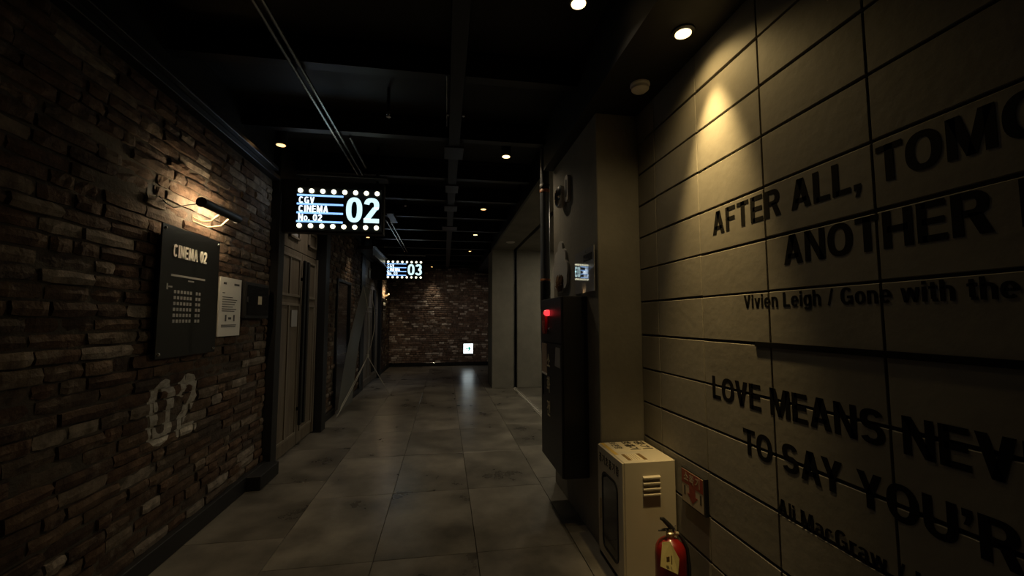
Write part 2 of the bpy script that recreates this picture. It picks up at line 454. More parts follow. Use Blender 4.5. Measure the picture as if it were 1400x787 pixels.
GL['a'] = (0.52, _ring(0.26, 0.52, 0.25, 0.21, 160, 0, tv, th, 12) + _q(0.335, 0, 0.51, 0.53) + _ring(0.23, 0.215, 0.23, 0.215, 60, 330, tv, 0.12, 14))
GL['n'] = (0.52, _q(0, 0, tv, XH) + _q(0.345, 0, 0.52, 0.46) + _ring(0.26, 0.44, 0.26, 0.29, 0, 150, tv, th, 10))
GL['h'] = (0.52, _q(0, 0, tv, 1) + _q(0.345, 0, 0.52, 0.46) + _ring(0.26, 0.44, 0.26, 0.29, 0, 150, tv, th, 10))
GL['r'] = (0.34, _q(0, 0, tv, XH) + _ring(0.30, 0.42, 0.28, 0.31, 70, 170, tv, 0.15, 8))
GL['i'] = (tv, _q(0, 0, tv, XH) + _q(0, 0.835, tv, 1))
GL['l'] = (tv, _q(0, 0, tv, 1))
GL['t'] = (0.33, _q(0.07, 0.12, 0.245, 0.92) + _q(0, 0.60, 0.33, XH) + _q(0.12, 0, 0.33, 0.135))
GL['d'] = (0.54, _o(0, 360, 24) + _q(0.365, 0, 0.54, 1))
GL['g'] = (0.54, _o(0, 360, 24) + _q(0.365, 0.0, 0.54, XH) + _ring(0.27, -0.02, 0.27, 0.2, 0, -160, tv, 0.125, 12))
GL['v'] = (0.52, _d(0.17, 0, 0, XH, 0.18) + _d(0.17, 0.34, 0, XH, 0.18))
GL['y'] = (0.52, _d(0.17, 0, 0, XH, 0.18) + _d(0.09, 0.34, -0.22, XH, 0.18))
GL['w'] = (0.78, _d(0.12, 0, 0, XH, 0.15, 0.165) + _d(0.12, 0.3075, 0, XH, 0.15, 0.165) + _d(0.51, 0.3075, 0, XH, 0.15, 0.165) + _d(0.51, 0.615, 0, XH, 0.15, 0.165))
KERN = {'AL': 0, 'LO': -0.02, 'TO': -0.03, 'AY': -0.07, 'LL': 0, 'OV': -0.03, 'TH': 0, 'AV': -0.06, 'VE': -0.01}

def glyphs(mb, s, cap, fn, width=None, xscale=1.0, thick=0.0015, gap=0.085):
    """lay a line of drawn letters; fn(x, y, t) maps the text plane into the scene"""
    x = 0.0; polys = []
    for i, ch in enumerate(s):
        w, ps = GL[ch]
        x += KERN.get(s[i - 1:i + 1], 0) if i else 0
        for p in ps: polys.append([(x + a, b) for a, b in p])
        x += w + gap
    k = (width / (x - gap)) if width else cap * xscale
    for j, p in enumerate(polys):
        n = len(p)
        mb.add([fn(a * k, b * cap, 0) for a, b in p] + [fn(a * k, b * cap, thick) for a, b in p],
               [tuple(range(n)), tuple(range(n, 2 * n))[::-1]] + [(i, (i + 1) % n, (i + 1) % n + n, i + n) for i in range(n)])
    return (x - gap) * k

def letter_parts(s, cap, fn, mat, parent, width=None, xscale=1.0, thick=0.0015, gap=0.085):
    """each letter of a line as a part of its own"""
    tot = sum(GL[c][0] + gap for c in s) - gap + sum(KERN.get(s[i - 1:i + 1], 0) for i in range(1, len(s)))
    k = width / tot if width else cap * xscale
    x = 0.0
    for i, ch in enumerate(s):
        x += KERN.get(s[i - 1:i + 1], 0) if i else 0
        if ch != ' ':
            mb = MB(); glyphs(mb, ch, cap, lambda a, b, q, o=x: fn(a + o * k, b, q), xscale=k / cap, thick=thick)
            part('letter', mb, mat, parent)
        x += GL[ch][0] + gap

def rounded(x0, x1, z0, z1, r, k=4):
    out = []
    for cx, cz, a in ((x1 - r, z1 - r, 0), (x0 + r, z1 - r, 90), (x0 + r, z0 + r, 180), (x1 - r, z0 + r, 270)):
        out += [(cx + r * math.cos(math.radians(a + 90 * i / k)), cz + r * math.sin(math.radians(a + 90 * i / k))) for i in range(k + 1)]
    return out

def spot(name, loc, target, watts, size, blend, col, radius=0.03, parent=None):
    d = bpy.data.lights.new(name, 'SPOT'); d.energy = watts; d.spot_size = math.radians(size); d.spot_blend = blend
    d.color = col; d.shadow_soft_size = radius
    o = bpy.data.objects.new(name, d); COL.objects.link(o)
    v = Vector(target) - Vector(loc); o.rotation_euler = v.to_track_quat('-Z', 'Y').to_euler()
    if parent: o.parent = parent; o.location = Vector(loc) - ORG[parent]
    else: o.location = loc
    return o

# ------------------------------------------------------------------ floor
floor = struct('floor', MB().box(-2.2, 4.6, -2.6, 15.1, -0.1, -0.012), 'floor_grout', 'grey stone-look porcelain tile floor of the cinema corridor', 'floor')
xs = [-1.835, -1.143, -0.453, 0.237, 0.941, 1.633, 2.32, 3.01, 3.70, 4.4]
DY = 1.092
tile_cache = {}
G = 0.0022
for i in range(len(xs) - 1):
    x0, x1 = xs[i], xs[i + 1]
    if i == 0: x0 = -1.9
    off = [0.42, 0.0, 0.0, 0.0, 0.16, 0.16, 0.16, 0.16, 0.16][i]
    y = 3.003 + off - DY * 6
    while y < 14.9:
        ya, yb = y, min(y + DY, 14.75)
        if yb - ya > 0.06 and not (i >= 5 and (ya < 3.0)) and yb > -2.5:
            key = (round(x1 - x0, 3), round(yb - ya, 3))
            if key not in tile_cache:
                a, b = (x1 - x0) / 2 - G, (yb - ya) / 2 - G
                tile_cache[key] = MB().cbox(-a, a, -b, b, -0.012, 0, 0.0015).mesh('floor_tile', 'floor_tile')
            o = bpy.data.objects.new('floor_tile', tile_cache[key]); COL.objects.link(o); o.parent = floor
            o.location = ((x0 + x1) / 2, (ya + yb) / 2, random.uniform(-0.0006, 0.0006))
        y += DY

# ------------------------------------------------------------------ bricks
def brick_variant(seed, depth=0.055, rough=0.006):
    rd = random.Random(seed); nu, nv = 5, 3
    vs, fs = [], []
    for j in range(nv):
        for i in range(nu):
            u = -0.5 + i / (nu - 1); v = -0.5 + j / (nv - 1)
            edge = (i in (0, nu - 1)) or (j in (0, nv - 1))
            x = rd.uniform(-rough, rough * 0.6) - (0.007 if edge else 0)
            corner = (i in (0, nu - 1)) and (j in (0, nv - 1))
            if corner: x -= 0.004
            vs.append((x, u * (0.985 if corner else 1) + rd.uniform(-0.012, 0.012), v * (0.9 if corner else 1) + rd.uniform(-0.05, 0.05)))
    for j in range(nv - 1):
        for i in range(nu - 1):
            a = j * nu + i; fs.append((a, a + 1, a + 1 + nu, a + nu))
    ring = [i for i in range(nu)] + [nu - 1 + nu * j for j in range(1, nv)] + [(nv - 1) * nu + i for i in range(nu - 2, -1, -1)] + [nu * j for j in range(nv - 2, 0, -1)]
    o = len(vs)
    for k in ring: vs.append((-depth, vs[k][1], vs[k][2]))
    m = len(ring)
    for k in range(m): fs.append((ring[k], ring[(k + 1) % m], o + (k + 1) % m, o + k))
    return vs, fs

VARS = [brick_variant(100 + i) for i in range(18)]
VMESH = [MB().add(v, f).mesh('brick', 'brick_single') for v, f in VARS]

def lay(y0, y1, z0, z1, ch, lmin, lmax, seed, skip=None, gap=0.012):
    """running courses of uneven bricks: list of (yc, zc, len, height, push, variant)"""
    rd = random.Random(seed); out = []; z = z0; row = 0
    while z < z1 - 0.02:
        h = min(ch * rd.uniform(0.93, 1.07), z1 - z)
        y = y0 - rd.uniform(0, 0.2)
        while y < y1:
            L = rd.choice([rd.uniform(lmin, lmax), rd.uniform(lmin, lmax), rd.uniform(lmin * 0.5, lmin)])
            a, b = max(y, y0), min(y + L, y1)
            if y + L > y1 - 0.06: b = y1
            if b - a > 0.03 and not (skip and skip((a + b) / 2, z + h / 2)):
                out.append(((a + b) / 2, z + h / 2, b - a - gap * rd.uniform(0.6, 1.7), h - gap * rd.uniform(0.7, 1.3), rd.choice([rd.uniform(-0.007, 0.007), rd.uniform(-0.016, 0.012)]), rd.randrange(18)))
            if b >= y1: break
            y += L
        z += h; row += 1
    return out

wall_left = struct('wall_left', MB().box(XL - 0.3, XL - 0.022, -2.6, 4.85, 0, 3.9).box(XL - 0.3, XL - 0.022, 6.5, 10.0, 0, 3.9).box(XL - 0.3, XL - 0.022, 12.1, 15.0, 0, 3.9),
                   'mortar', 'rough brown brick wall along the left side of the corridor', 'wall')
HOLES = [(2.965, 2.42, 0.05), (2.738, 2.385, 0.035), (2.60, 2.63, 0.03)]
def near_skip(y, z):
    return any(abs(y - hy) < 0.045 and abs(z - hz) < 0.04 for hy, hz, r in HOLES)
near = lay(-0.4, 4.80, 0.13, 3.12, 0.078, 0.2, 0.40, 3, near_skip)
def score(b):
    y, z, L, h = b[:4]
    if y + L / 2 < 2.12 or abs(z - 1.73) > 1.23 * y / 2.1: return -1
    if 3.04 < y - L / 2 and y + L / 2 < 3.72 and 1.36 < z < 2.2: return -1
    if z > 2.75 and y < 2.6: return -0.5
    return L * h / (y * y + 3.4) ** 1.5
near.sort(key=score, reverse=True)
for b in near[:300]:
    o = bpy.data.objects.new('brick', VMESH[b[5]]); COL.objects.link(o); o.parent = wall_left
    o.location = (XL + b[4], b[0], b[1]); o.scale = (1, b[2], b[3])

def brick_stuff(name, bricks, parent, fn, mat):
    mb = MB()
    for y, z, L, h, px, k in bricks:
        v, f = VARS[k]
        mb.add([fn(p[0] + px, y + p[1] * L, z + p[2] * h) for p in v], f)
    return part(name, mb, mat, parent, kind='stuff')
lw = lambda d, y, z: (XL + d, y, z)
brick_stuff('brick_remainder', near[300:], wall_left, lw, 'brick_joined')
D2 = (7.66, 8.62, 2.27)
brick_stuff('brick_pier', lay(6.62, 9.66, 0.1, 3.3, 0.075, 0.17, 0.30, 5, lambda y, z: D2[0] - 0.13 < y < D2[1] + 0.13 and z < D2[2] + 0.03), wall_left, lw, 'brick_joined')
brick_stuff('brick_end_bay', lay(12.2, 14.72, 0.1, 3.4, 0.075, 0.17, 0.30, 6), wall_left, lw, 'brick_joined')
part('brick_hole', MB().box(XL - 0.023, XL - 0.019, 2.92, 3.01, 2.375, 2.465), 'matte_black', wall_left)

part('upper_strip', MB().box(XL - 0.034, XL - 0.012, -2.6, 4.80, 3.125, 3.8).box(XL - 0.034, XL - 0.012, 6.62, 9.7, 3.31, 3.8).box(XL - 0.034, XL - 0.012, 12.2, YB, 3.41, 3.8), 'ceiling_black', wall_left)
wall_back = struct('wall_back', MB().box(-2.2, 3.2, YB + 0.034, YB + 0.3, 0, 3.9), 'mortar', 'dark brown brick wall closing the far end of the corridor', 'wall')
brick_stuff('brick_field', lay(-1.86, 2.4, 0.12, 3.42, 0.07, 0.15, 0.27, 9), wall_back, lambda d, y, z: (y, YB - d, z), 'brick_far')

# ------------------------------------------------------------------ right-hand walls
wall_right = struct('wall_right', MB().box(XR + 0.014, XR + 0.3, -2.6, 2.9, 0, 3.9), 'joint_fill', 'concrete panel wall carrying black film quotations', 'wall')
P, W, ZA = 0.2376, 0.4864, 1.724
yv = [2.880, 2.625] + [2.625 - W * k for k in range(1, 11)]
zrow = [ZA + P * k for k in range(6, -8, -1)] + [0.0]
pv = {}
rp_ = random.Random(21)
for i in range(len(yv) - 1):
    for j in range(len(zrow) - 1):
        L, h = yv[i] - yv[i + 1], zrow[j] - zrow[j + 1]
        key = (round(L, 3), round(h, 3))
        if key not in pv:
            a, b = L / 2 - 0.0035, h / 2 - 0.0065
            pv[key] = MB().cbox(0, 0.02, -a, a, -b, b, 0.002).mesh('wall_panel', 'concrete_panel')
        o = bpy.data.objects.new('wall_panel', pv[key]); COL.objects.link(o); o.parent = wall_right
        o.location = (XR + rp_.uniform(0.0, 0.0005), (yv[i] + yv[i + 1]) / 2, (zrow[j] + zrow[j + 1]) / 2 + rp_.uniform(-0.002, 0.002))
        o.rotation_euler = (rp_.uniform(-0.002, 0.002), rp_.uniform(-0.0015, 0.0005), rp_.uniform(-0.0003, 0.0003))

wall_column = struct('wall_column', MB().cbox(XC, 2.6, 2.882, 4.13, 0, 3.3, 0.006), 'concrete_wall', 'plain concrete column jutting into the corridor beside the panel wall', 'wall')
# lobby behind the column: walls, pillar faces, ceiling with the shutter slot
struct('wall_lobby', MB().box(4.4, 4.6, 2.9, 10.9, 0, 3.9), 'concrete_wall', 'concrete wall at the back of the side lobby', 'wall')
pillar = struct('wall_pillar', MB().box(1.60, 1.72, 9.92, 10.7, 0, 3.27), 'matte_black', 'concrete pillar wall with a black shutter slot beyond the side lobby', 'wall')
part('pillar_face', MB().cbox(XC, 1.622, 9.80, 10.70, 0, 3.27, 0.006), 'concrete_wall', pillar)
part('pillar_face', MB().cbox(1.70, 4.4, 9.80, 10.70, 0, 3.27, 0.006), 'concrete_wall', pillar)
part('shutter_guide', MB().box(1.625, 1.64, 9.80, 9.92, 0, 3.27).box(1.683, 1.698, 9.80, 9.92, 0, 3.27), 'dark_steel', pillar, label='black steel shutter guide rail')
struct('wall_far_right', MB().box(2.4, 2.6, 10.7, 15.0, 0, 3.9), 'mortar', 'dark wall of the passage beyond the far pillar', 'wall')
struct('wall_behind', MB().box(-2.2, 1.8, -2.9, -2.6, 0, 3.9), 'black_paint', 'black wall closing the corridor behind the viewer', 'wall')

# ------------------------------------------------------------------ ceilings
ceiling = struct('ceiling', MB().box(-2.2, 1.4, -2.9, 15.0, 3.80, 3.9), 'ceiling_black', 'black open ceiling with steel cross beams', 'ceiling')
for k in range(-2, 12):
    y = 3.02 + 1.09 * k
    if abs(y - 5.2) < 0.2: y = 5.30
    part('beam', MB().box(-2.15, XC, y - 0.006, y + 0.006, ZC, ZC + 0.2).box(-2.15, XC, y - 0.045, y + 0.045, ZC - 0.008, ZC), 'beam_black', ceiling)
for k in range(-2, 12):
    y = 3.02 + 1.09 * k
    mb = MB(); 
    mb.box(-2.15, XC, y + 0.03, y + 1.06, 3.60, 3.63)
    part('ceiling_panel', mb, 'ceiling_black', ceiling)
soff = struct('ceiling_soffit', MB().box(1.0, 1.8, -2.6, 4.13, ZS, 3.85), 'ceiling_black', 'low black soffit above the concrete panel wall', 'ceiling')
lobc = struct('ceiling_lobby', MB().box(1.60, 1.72, 4.13, 9.82, 3.36, 3.9), 'matte_black', 'pale lobby ceiling split by a black shutter slot', 'ceiling')
part('soffit_panel', MB().cbox(XC + 0.012, 1.625, 4.13, 9.82, 3.262, 3.9, 0.004), 'concrete_wall', lobc)
part('soffit_panel', MB().cbox(1.695, 4.4, 4.13, 9.82, 3.262, 3.9, 0.004), 'concrete_wall', lobc)
part('edge_trim', MB().box(XC - 0.02, XC + 0.012, 4.13, 9.82, 3.245, 3.9), 'beam_black', lobc)
struct('ceiling_far', MB().box(XC, 2.6, 10.70, 15.0, 3.27, 3.9), 'ceiling_black', 'black ceiling of the passage beyond the far pillar', 'ceiling')

# trims and baseboards
struct('baseboard_left', MB().cbox(XL - 0.03, XL + 0.035, -2.6, 4.80, 0, 0.135, 0.004).cbox(XL - 0.03, XL + 0.03, 6.62, 7.60, 0, 0.1, 0.004).cbox(XL - 0.03, XL + 0.03, 8.68, 9.66, 0, 0.1, 0.004).cbox(XL - 0.03, XL + 0.03, 12.2, YB, 0, 0.1, 0.004),
       'black_paint', 'black skirting along the foot of the left brick wall', 'baseboard')
bb = struct('baseboard_back', MB().cbox(-1.83, 2.4, YB - 0.03, YB + 0.03, 0, 0.125, 0.004), 'gloss_black', 'glossy black skirting along the foot of the far brick wall', 'baseboard')
struct('trim_1', MB().cbox(XL - 0.04, XL + 0.06, 1.0, 4.80, 3.11, 3.16, 0.004).cbox(XL - 0.04, XL + 0.11, 1.0, 4.62, 3.16, 3.20, 0.004), 'dark_steel', 'dark steel angle trim along the top of the left brick wall', 'trim')

def portal(n, ya, yb, posts, zt, lab):
    t = struct_empty('trim_%d' % n, (XL, (ya + yb) / 2, 0), lab, 'door frame')
    for y0, y1, x1 in posts:
        part('post', MB().cbox(XL - 0.12, x1, y0, y1, 0, zt, 0.004), 'black_paint', t)
    part('header', MB().cbox(XL - 0.12, XL + 0.06, posts[0][0], posts[-1][1], zt - 0.02, 3.8, 0.004), 'black_paint', t)
    return t
pt2 = portal(2, 4.80, 6.55, [(4.80, 4.95, XL + 0.075), (6.42, 6.62, XL + 0.13)], 2.98, 'black painted frame of the nearest wooden cinema door')
part('plinth', MB().cbox(XL - 0.03, XL + 0.16, 4.36, 4.80, 0.0, 0.13, 0.005), 'black_paint', pt2)
portal(3, 9.66, 12.2, [(9.66, 10.08, XL + 0.02), (12.0, 12.2, XL + 0.10)], 3.06, 'black painted frame of the far wooden cinema door')

# ------------------------------------------------------------------ doors on the left
def cinema_door(n, ya, yb, zt, lab):
    t = struct_empty('door_%d' % n, (XL, (ya + yb) / 2, 0), lab, 'door')
    X = XL - 0.01; k = (yb - ya) / 1.45
    Y = lambda v: ya + (v - 4.95) * k
    part('transom', MB().cbox(X - 0.05, X - 0.002, ya, yb, 2.47, zt, 0.003), 'door_wood', t)
    for a, b in ((4.95, 5.80), (5.815, 6.42)):
        lf = part('leaf', MB().cbox(X - 0.05, X, Y(a), Y(b), 0.012, 2.46, 0.003), 'door_wood', t)
        c, d = a + 0.07, b - 0.07
        for z0, z1 in ((1.88, 2.39), (0.16, 1.80)):
            mb = MB(); w = 0.032; e = 0.014
            mb.cbox(X - 0.002, X + e, Y(c), Y(d), z1 - w, z1, 0.003).cbox(X - 0.002, X + e, Y(c), Y(d), z0, z0 + w, 0.003)
            mb.cbox(X - 0.002, X + e, Y(c), Y(c) + w, z0 + w, z1 - w, 0.003).cbox(X - 0.002, X + e, Y(d) - w, Y(d), z0 + w, z1 - w, 0.003)
            if a < 5: mb.cbox(X - 0.002, X + e, Y((c + d) / 2) - w / 2, Y((c + d) / 2) + w / 2, z0 + w, z1 - w, 0.003)
            part('panel_moulding', mb, 'door_wood_trim', lf)
    for a, b, z0, z1 in ((5.30, 5.64, 2.60, 2.86), (6.00, 6.33, 2.59, 2.80)):
        mb = MB(); w = 0.03
        mb.cbox(X - 0.002, X + 0.025, Y(a), Y(b), z1 - w, z1, 0.003).cbox(X - 0.002, X + 0.025, Y(a), Y(b), z0, z0 + w, 0.003)
        mb.cbox(X - 0.002, X + 0.025, Y(a), Y(a) + w, z0, z1, 0.003).cbox(X - 0.002, X + 0.025, Y(b) - w, Y(b), z0, z1, 0.003)
        f = part('transom_frame', mb, 'door_wood_trim', t)
        part('pane', MB().box(X - 0.002, X + 0.004, Y(a) + w, Y(b) - w, z0 + w, z1 - w), 'print_grey' if a < 6 else 'door_wood', f)
    for y in (5.755, 5.885):
        part('pull_handle', MB().cbox(X + 0.035, X + 0.07, Y(y) - 0.03, Y(y) + 0.03, 0.27, 2.36, 0.004).box(X - 0.002, X + 0.04, Y(y) - 0.012, Y(y) + 0.012, 0.45, 0.49).box(X - 0.002, X + 0.04, Y(y) - 0.012, Y(y) + 0.012, 2.1, 2.14), 'matte_black', t, label='tall black pull handle')
    part('edge_strip', MB().cbox(X - 0.002, X + 0.03, yb - 0.03, yb - 0.002, 0.02, 2.46, 0.003), 'door_wood_trim', t)
    return t
door_1 = cinema_door(1, 4.95, 6.42, 3.0, 'panelled wooden double door with tall black handles under the sign numbered 02')
door_3 = cinema_door(3, 10.08, 12.0, 3.08, 'panelled wooden double door behind the banner stand, near the sign numbered 03')
single('door_notice', MB().cbox(XL - 0.011, XL + 0.006, 5.455, 5.655, 1.51, 1.715, 0.001), 'print_grey', (XL, 5.55, 1.51), 'small pale notice stuck on the nearest wooden door', 'notice')

d2 = struct_empty('door_2', (XL, 8.14, 0), 'plain black flush door set in the brick pier behind the nearest cinema door', 'door')
part('leaf', MB().cbox(XL - 0.06, XL - 0.02, D2[0], D2[1], 0.01, D2[2], 0.003), 'gloss_black', d2)
part('frame', MB().cbox(XL - 0.06, XL + 0.015, D2[0] - 0.05, D2[0], 0, D2[2] + 0.05, 0.003).cbox(XL - 0.06, XL + 0.015, D2[1], D2[1] + 0.05, 0, D2[2] + 0.05, 0.003).cbox(XL - 0.06, XL + 0.015, D2[0], D2[1], D2[2], D2[2] + 0.05, 0.003), 'black_paint', d2)
part('lever_handle', MB().tube([(XL - 0.02, 8.53, 0.95), (XL + 0.05, 8.53, 0.95), (XL + 0.05, 8.42, 0.95)], 0.010).lathe([(0.022, 0), (0.022, 0.012)], (XL - 0.02, 8.53, 0.84), 'X'), 'chrome', d2, True)

# ------------------------------------------------------------------ marquee signs
def marquee(num, dx, dy, dz, lab, wing):
    Y = 4.80 + dy
    t = thing('marquee_sign', (-1.17 + dx, Y + 0.09, 2.57 + dz), lab, 'sign', 'bulb-edged cinema number signs')
    B = MB().cbox(-1.625 + dx, -0.715 + dx, Y, Y + 0.05, 2.575 + dz, 3.06 + dz, 0.004)
    body = part('face_board', B, 'sign_face', t)
    part('wing', MB().cbox(XL + 0.0, -0.70 + dx, Y + 0.05, Y + 0.17, 2.56 + dz, (3.15 if wing else 3.10) + dz, 0.005), 'black_paint', t)
    part('top_rail', MB().cbox(-1.63 + dx, -0.66 + dx, Y - 0.01, Y + 0.16, 3.185 + dz, 3.215 + dz, 0.004), 'dark_steel', t)
    part('hanger', MB().box(-1.55 + dx, -1.52 + dx, Y + 0.09, Y + 0.12, 3.09 + dz, 3.62), 'beam_black', t)
    part('hanger', MB().box(-0.80 + dx, -0.77 + dx, Y + 0.09, Y + 0.12, 3.09 + dz, 3.62), 'beam_black', t)
    fn = lambda ox, oz: (lambda x, y, q: (ox + x + dx, Y - 0.0012 - q, oz + y + dz))
    for z in (2.963, 2.866, 2.768, 2.671):
        part('light_bar', MB().box(-1.612 + dx, -1.13 + dx, Y - 0.004, Y, z - 0.010 + dz, z + 0.010 + dz), 'led_blue', t)
    for s, z, w in (('CGV', 2.874, 0.160), ('CINEMA', 2.777, 0.306), ('No. ' + num, 2.681, 0.244)):
        letter_parts(s, 0.072, fn(-1.592, z), 'led_white', t, width=w, thick=0.004, gap=0.12)
    letter_parts(num, 0.283, fn(-1.097, 2.677), 'led_digit', t, width=0.355, thick=0.004, gap=0.06)
    for r, z in enumerate((3.012, 2.622)):
        for k in range(8):
            x = -1.578 + 0.81 * k / 7 + dx
            prof = [(0.012, 0.02)] + [(0.0265 * math.sin(a), 0.0 - 0.0265 * math.cos(a) * 0.9 - 0.008) for a in (2.6, 2.1, 1.57, 1.0, 0.5, 0.12)]
            b = part('bulb', MB().lathe([(rr, hh) for rr, hh in prof], (x, Y, z + dz), 'Y', 12), 'bulb_glow', t, True)
    return t
marquee('02', 0, 0, 0, 'lit marquee sign reading cinema number 02, nearest of the two', True)
marquee('03', 0.150, 6.05, 0.045, 'smaller-looking lit marquee sign reading cinema number 03, far down the corridor', False)

# steel channel over the far door
single('steel_channel', MB().box(-1.50, -1.488, 8.9, 10.78, 2.91, 3.12).box(-1.50, -1.44, 8.9, 10.78, 3.112, 3.125).box(-1.50, -1.44, 8.9, 10.78, 2.905, 2.917).box(-1.80, -1.50, 8.9, 10.78, 3.05, 3.12).box(-1.515, -1.485, 9.2, 9.23, 3.12, 3.39).box(-1.515, -1.485, 10.5, 10.53, 3.12, 3.39),
       'dark_steel', (-1.5, 9.84, 2.91), 'grey steel channel hung in front of the far cinema door', 'beam')

# ------------------------------------------------------------------ things on the near left wall
def seat_board(num, dy, lab):
    t = thing('seat_board', (-1.81, 3.34 + dy, 1.35), lab, 'sign board', 'black cinema information boards')
    X = -1.81
    part('panel', MB().cbox(X - 0.012, X, 2.99 + dy, 3.69 + dy, 1.345, 2.23, 0.002), 'gloss_black', t)
    for y in (3.02, 3.66):
        for z in (1.375, 2.20):
            part('standoff_bolt', MB().lathe([(0.011, -0.024), (0.011, 0.004), (0.008, 0.009)], (X, y + dy, z), 'X', 12), 'chrome', t, True)
    fn = lambda oy, oz: (lambda x, y, q: (X + 0.0008 + q, oy + x + dy, oz + y))
    letter_parts('CINEMA ' + num, 0.088, fn(3.105, 2.022), 'white_metal_letter', t, width=0.40, thick=0.004, gap=0.13)
    mb = MB().box(X, X + 0.0012, 3.10 + dy, 3.50 + dy, 1.892, 1.906); part('rule_line', mb, 'print_grey', t)
    mb = MB()
    for r in range(6):
        for c in list(range(6)) + [7, 8]:
            y = 3.14 + 0.036 * c + dy; z = 1.80 - 0.040 * r
            mb.box(X, X + 0.001, y, y + 0.024, z - 0.022, z)
    part('seat_map', mb, 'print_grey', t, kind='stuff')
    for a, b, c, d in ((3.06, 3.075, 1.80, 1.84), (3.08, 3.12, 1.815, 1.825), (3.29, 3.36, 1.868, 1.878)):
        part('small_mark', MB().box(X, X + 0.001, a + dy, b + dy, c, d), 'print_grey', t)
    return t
seat_board('02', 0, 'large glossy black board titled CINEMA 02 with a printed seat map')
seat_board('03', 9.75, 'dark board at the end of the left wall below the far picture lamp')

def picture_lamp(dy, lab):
    t = thing('picture_lamp', (XL, 3.45 + dy, 2.33), lab, 'wall lamp', 'picture lamps over the boards')
    c = (-1.70, 2.425)
    shell = [(math.cos(math.radians(a)) * 0.036, math.sin(math.radians(a)) * 0.036) for a in range(-78, 133, 15)]
    inner = [(p * 0.86, q * 0.86) for p, q in reversed(shell)]
    part('shade', MB().prism(shell + inner, lambda a, b, q: (c[0] + a, q + dy, c[1] + b), 3.19, 3.71), 'black_paint', t, True)
    for y in (3.19, 3.70):
        part('end_cap', MB().prism([(math.cos(math.radians(a)) * 0.036, math.sin(math.radians(a)) * 0.036) for a in range(0, 360, 20)], lambda a, b, q: (c[0] + a, q + dy, c[1] + b), y, y + 0.008), 'matte_black', t)
    part('tube', MB().tube([(c[0] - 0.010, 3.205 + dy, c[1] + 0.004), (c[0] - 0.010, 3.695 + dy, c[1] + 0.004)], 0.010, 8), 'lamp_strip', t, True)
    part('arm', MB().tube([(XL - 0.01, 3.40 + dy, 2.36), (XL + 0.05, 3.40 + dy, 2.33), (XL + 0.10, 3.42 + dy, 2.34), (c[0], 3.44 + dy, 2.40)], 0.006), 'cream_cable', t, True)
    part('arm', MB().tube([(XL - 0.01, 3.40 + dy, 2.33), (XL + 0.06, 3.46 + dy, 2.30), (XL + 0.11, 3.54 + dy, 2.33), (c[0], 3.58 + dy, 2.40)], 0.006), 'cream_cable', t, True)
    part('cable', MB().tube([(XL - 0.03, 3.02 + dy, 2.43), (XL + 0.015, 3.05 + dy, 2.37), (XL + 0.02, 3.12 + dy, 2.36), (XL + 0.07, 3.19 + dy, 2.40), (c[0], 3.24 + dy, 2.43)], 0.004), 'rubber_black', t, True)
    return t
picture_lamp(0, 'black tube picture lamp over the CINEMA 02 board')
picture_lamp(9.75, 'small lit picture lamp at the far end of the left wall')

nt = thing('wall_notice', (-1.83, 3.93, 1.46), 'white printed notice sheet beside the CINEMA 02 board', 'notice')
part('sheet', MB().cbox(-1.835, -1.822, 3.745, 4.11, 1.46, 1.955, 0.001), 'paper', nt)
mb = MB()
for k, (z, a, b) in enumerate([(1.895, 3.80, 3.85), (1.895, 3.98, 4.07), (1.82, 3.79, 3.83), (1.785, 3.79, 3.96), (1.765, 3.79, 4.04), (1.745, 3.79, 4.02), (1.725, 3.79, 4.0), (1.705, 3.79, 3.97), (1.685, 3.79, 4.03), (1.668, 3.79, 4.0), (1.55, 3.79, 4.04), (1.536, 3.79, 4.03)]):
    mb.box(-1.822, -1.8212, a, b, z, z + (0.018 if k < 2 else 0.007))
mb.box(-1.822, -1.8212, 3.845, 3.87, 1.585, 1.64).box(-1.822, -1.8212, 3.985, 4.01, 1.585, 1.64).box(-1.822, -1.8212, 3.90, 3.95, 1.60, 1.62)
part('print', mb, 'paper_ink', nt, kind='stuff')

bx = thing('control_box', (-1.83, 4.41, 1.61), 'small black control box with a pale sticker between notice and door frame', 'box')
part('body', MB().cbox(-1.86, -1.80, 4.15, 4.66, 1.61, 1.95, 0.006), 'black_paint', bx)
part('lid', MB().cbox(-1.80, -1.792, 4.18, 4.63, 1.64, 1.92, 0.003), 'gloss_black', bx)
part('sticker', MB().box(-1.792, -1.7905, 4.39, 4.47, 1.745, 1.825), 'sticker_cream', bx)
part('latch', MB().cbox(-1.80, -1.785, 4.165, 4.178, 1.76, 1.81, 0.002), 'dark_steel', bx)

# ------------------------------------------------------------------ lettering on the panel wall
def quote(lab, lines, bar=None):
    z = min(l[2] for l in lines)
    t = thing('quote_lettering', (XR, 1.0, z), lab, 'lettering', 'film quotations on the panel wall')
    for s, y0, zb, cap, w, off in lines:
        letter_parts(s, cap, lambda x, y, q: (XR - 0.0004 - q, y0 - x, zb + y), 'lettering_black', t, xscale=w, thick=0.0004)
    return t
quote('black upper film quotation beginning AFTER ALL', [('AFTER ALL, TOMORROW IS', 2.022, 2.050, 0.122, 1.11, 0), ('ANOTHER DAY.', 1.556, 1.829, 0.122, 1.11, 0), ('Vivien Leigh / Gone with the Wind', 1.808, 1.652, 0.062, 1.11, 0)])
quote('black lower film quotation beginning LOVE MEANS', [('LOVE MEANS NEVER HAVING', 2.074, 1.180, 0.118, 1.11, 0), ("TO SAY YOU’RE SORRY.", 1.852, 0.962, 0.118, 1.11, 0), ('Ali MacGraw / Love Story', 1.652, 0.772, 0.064, 1.11, 0)])
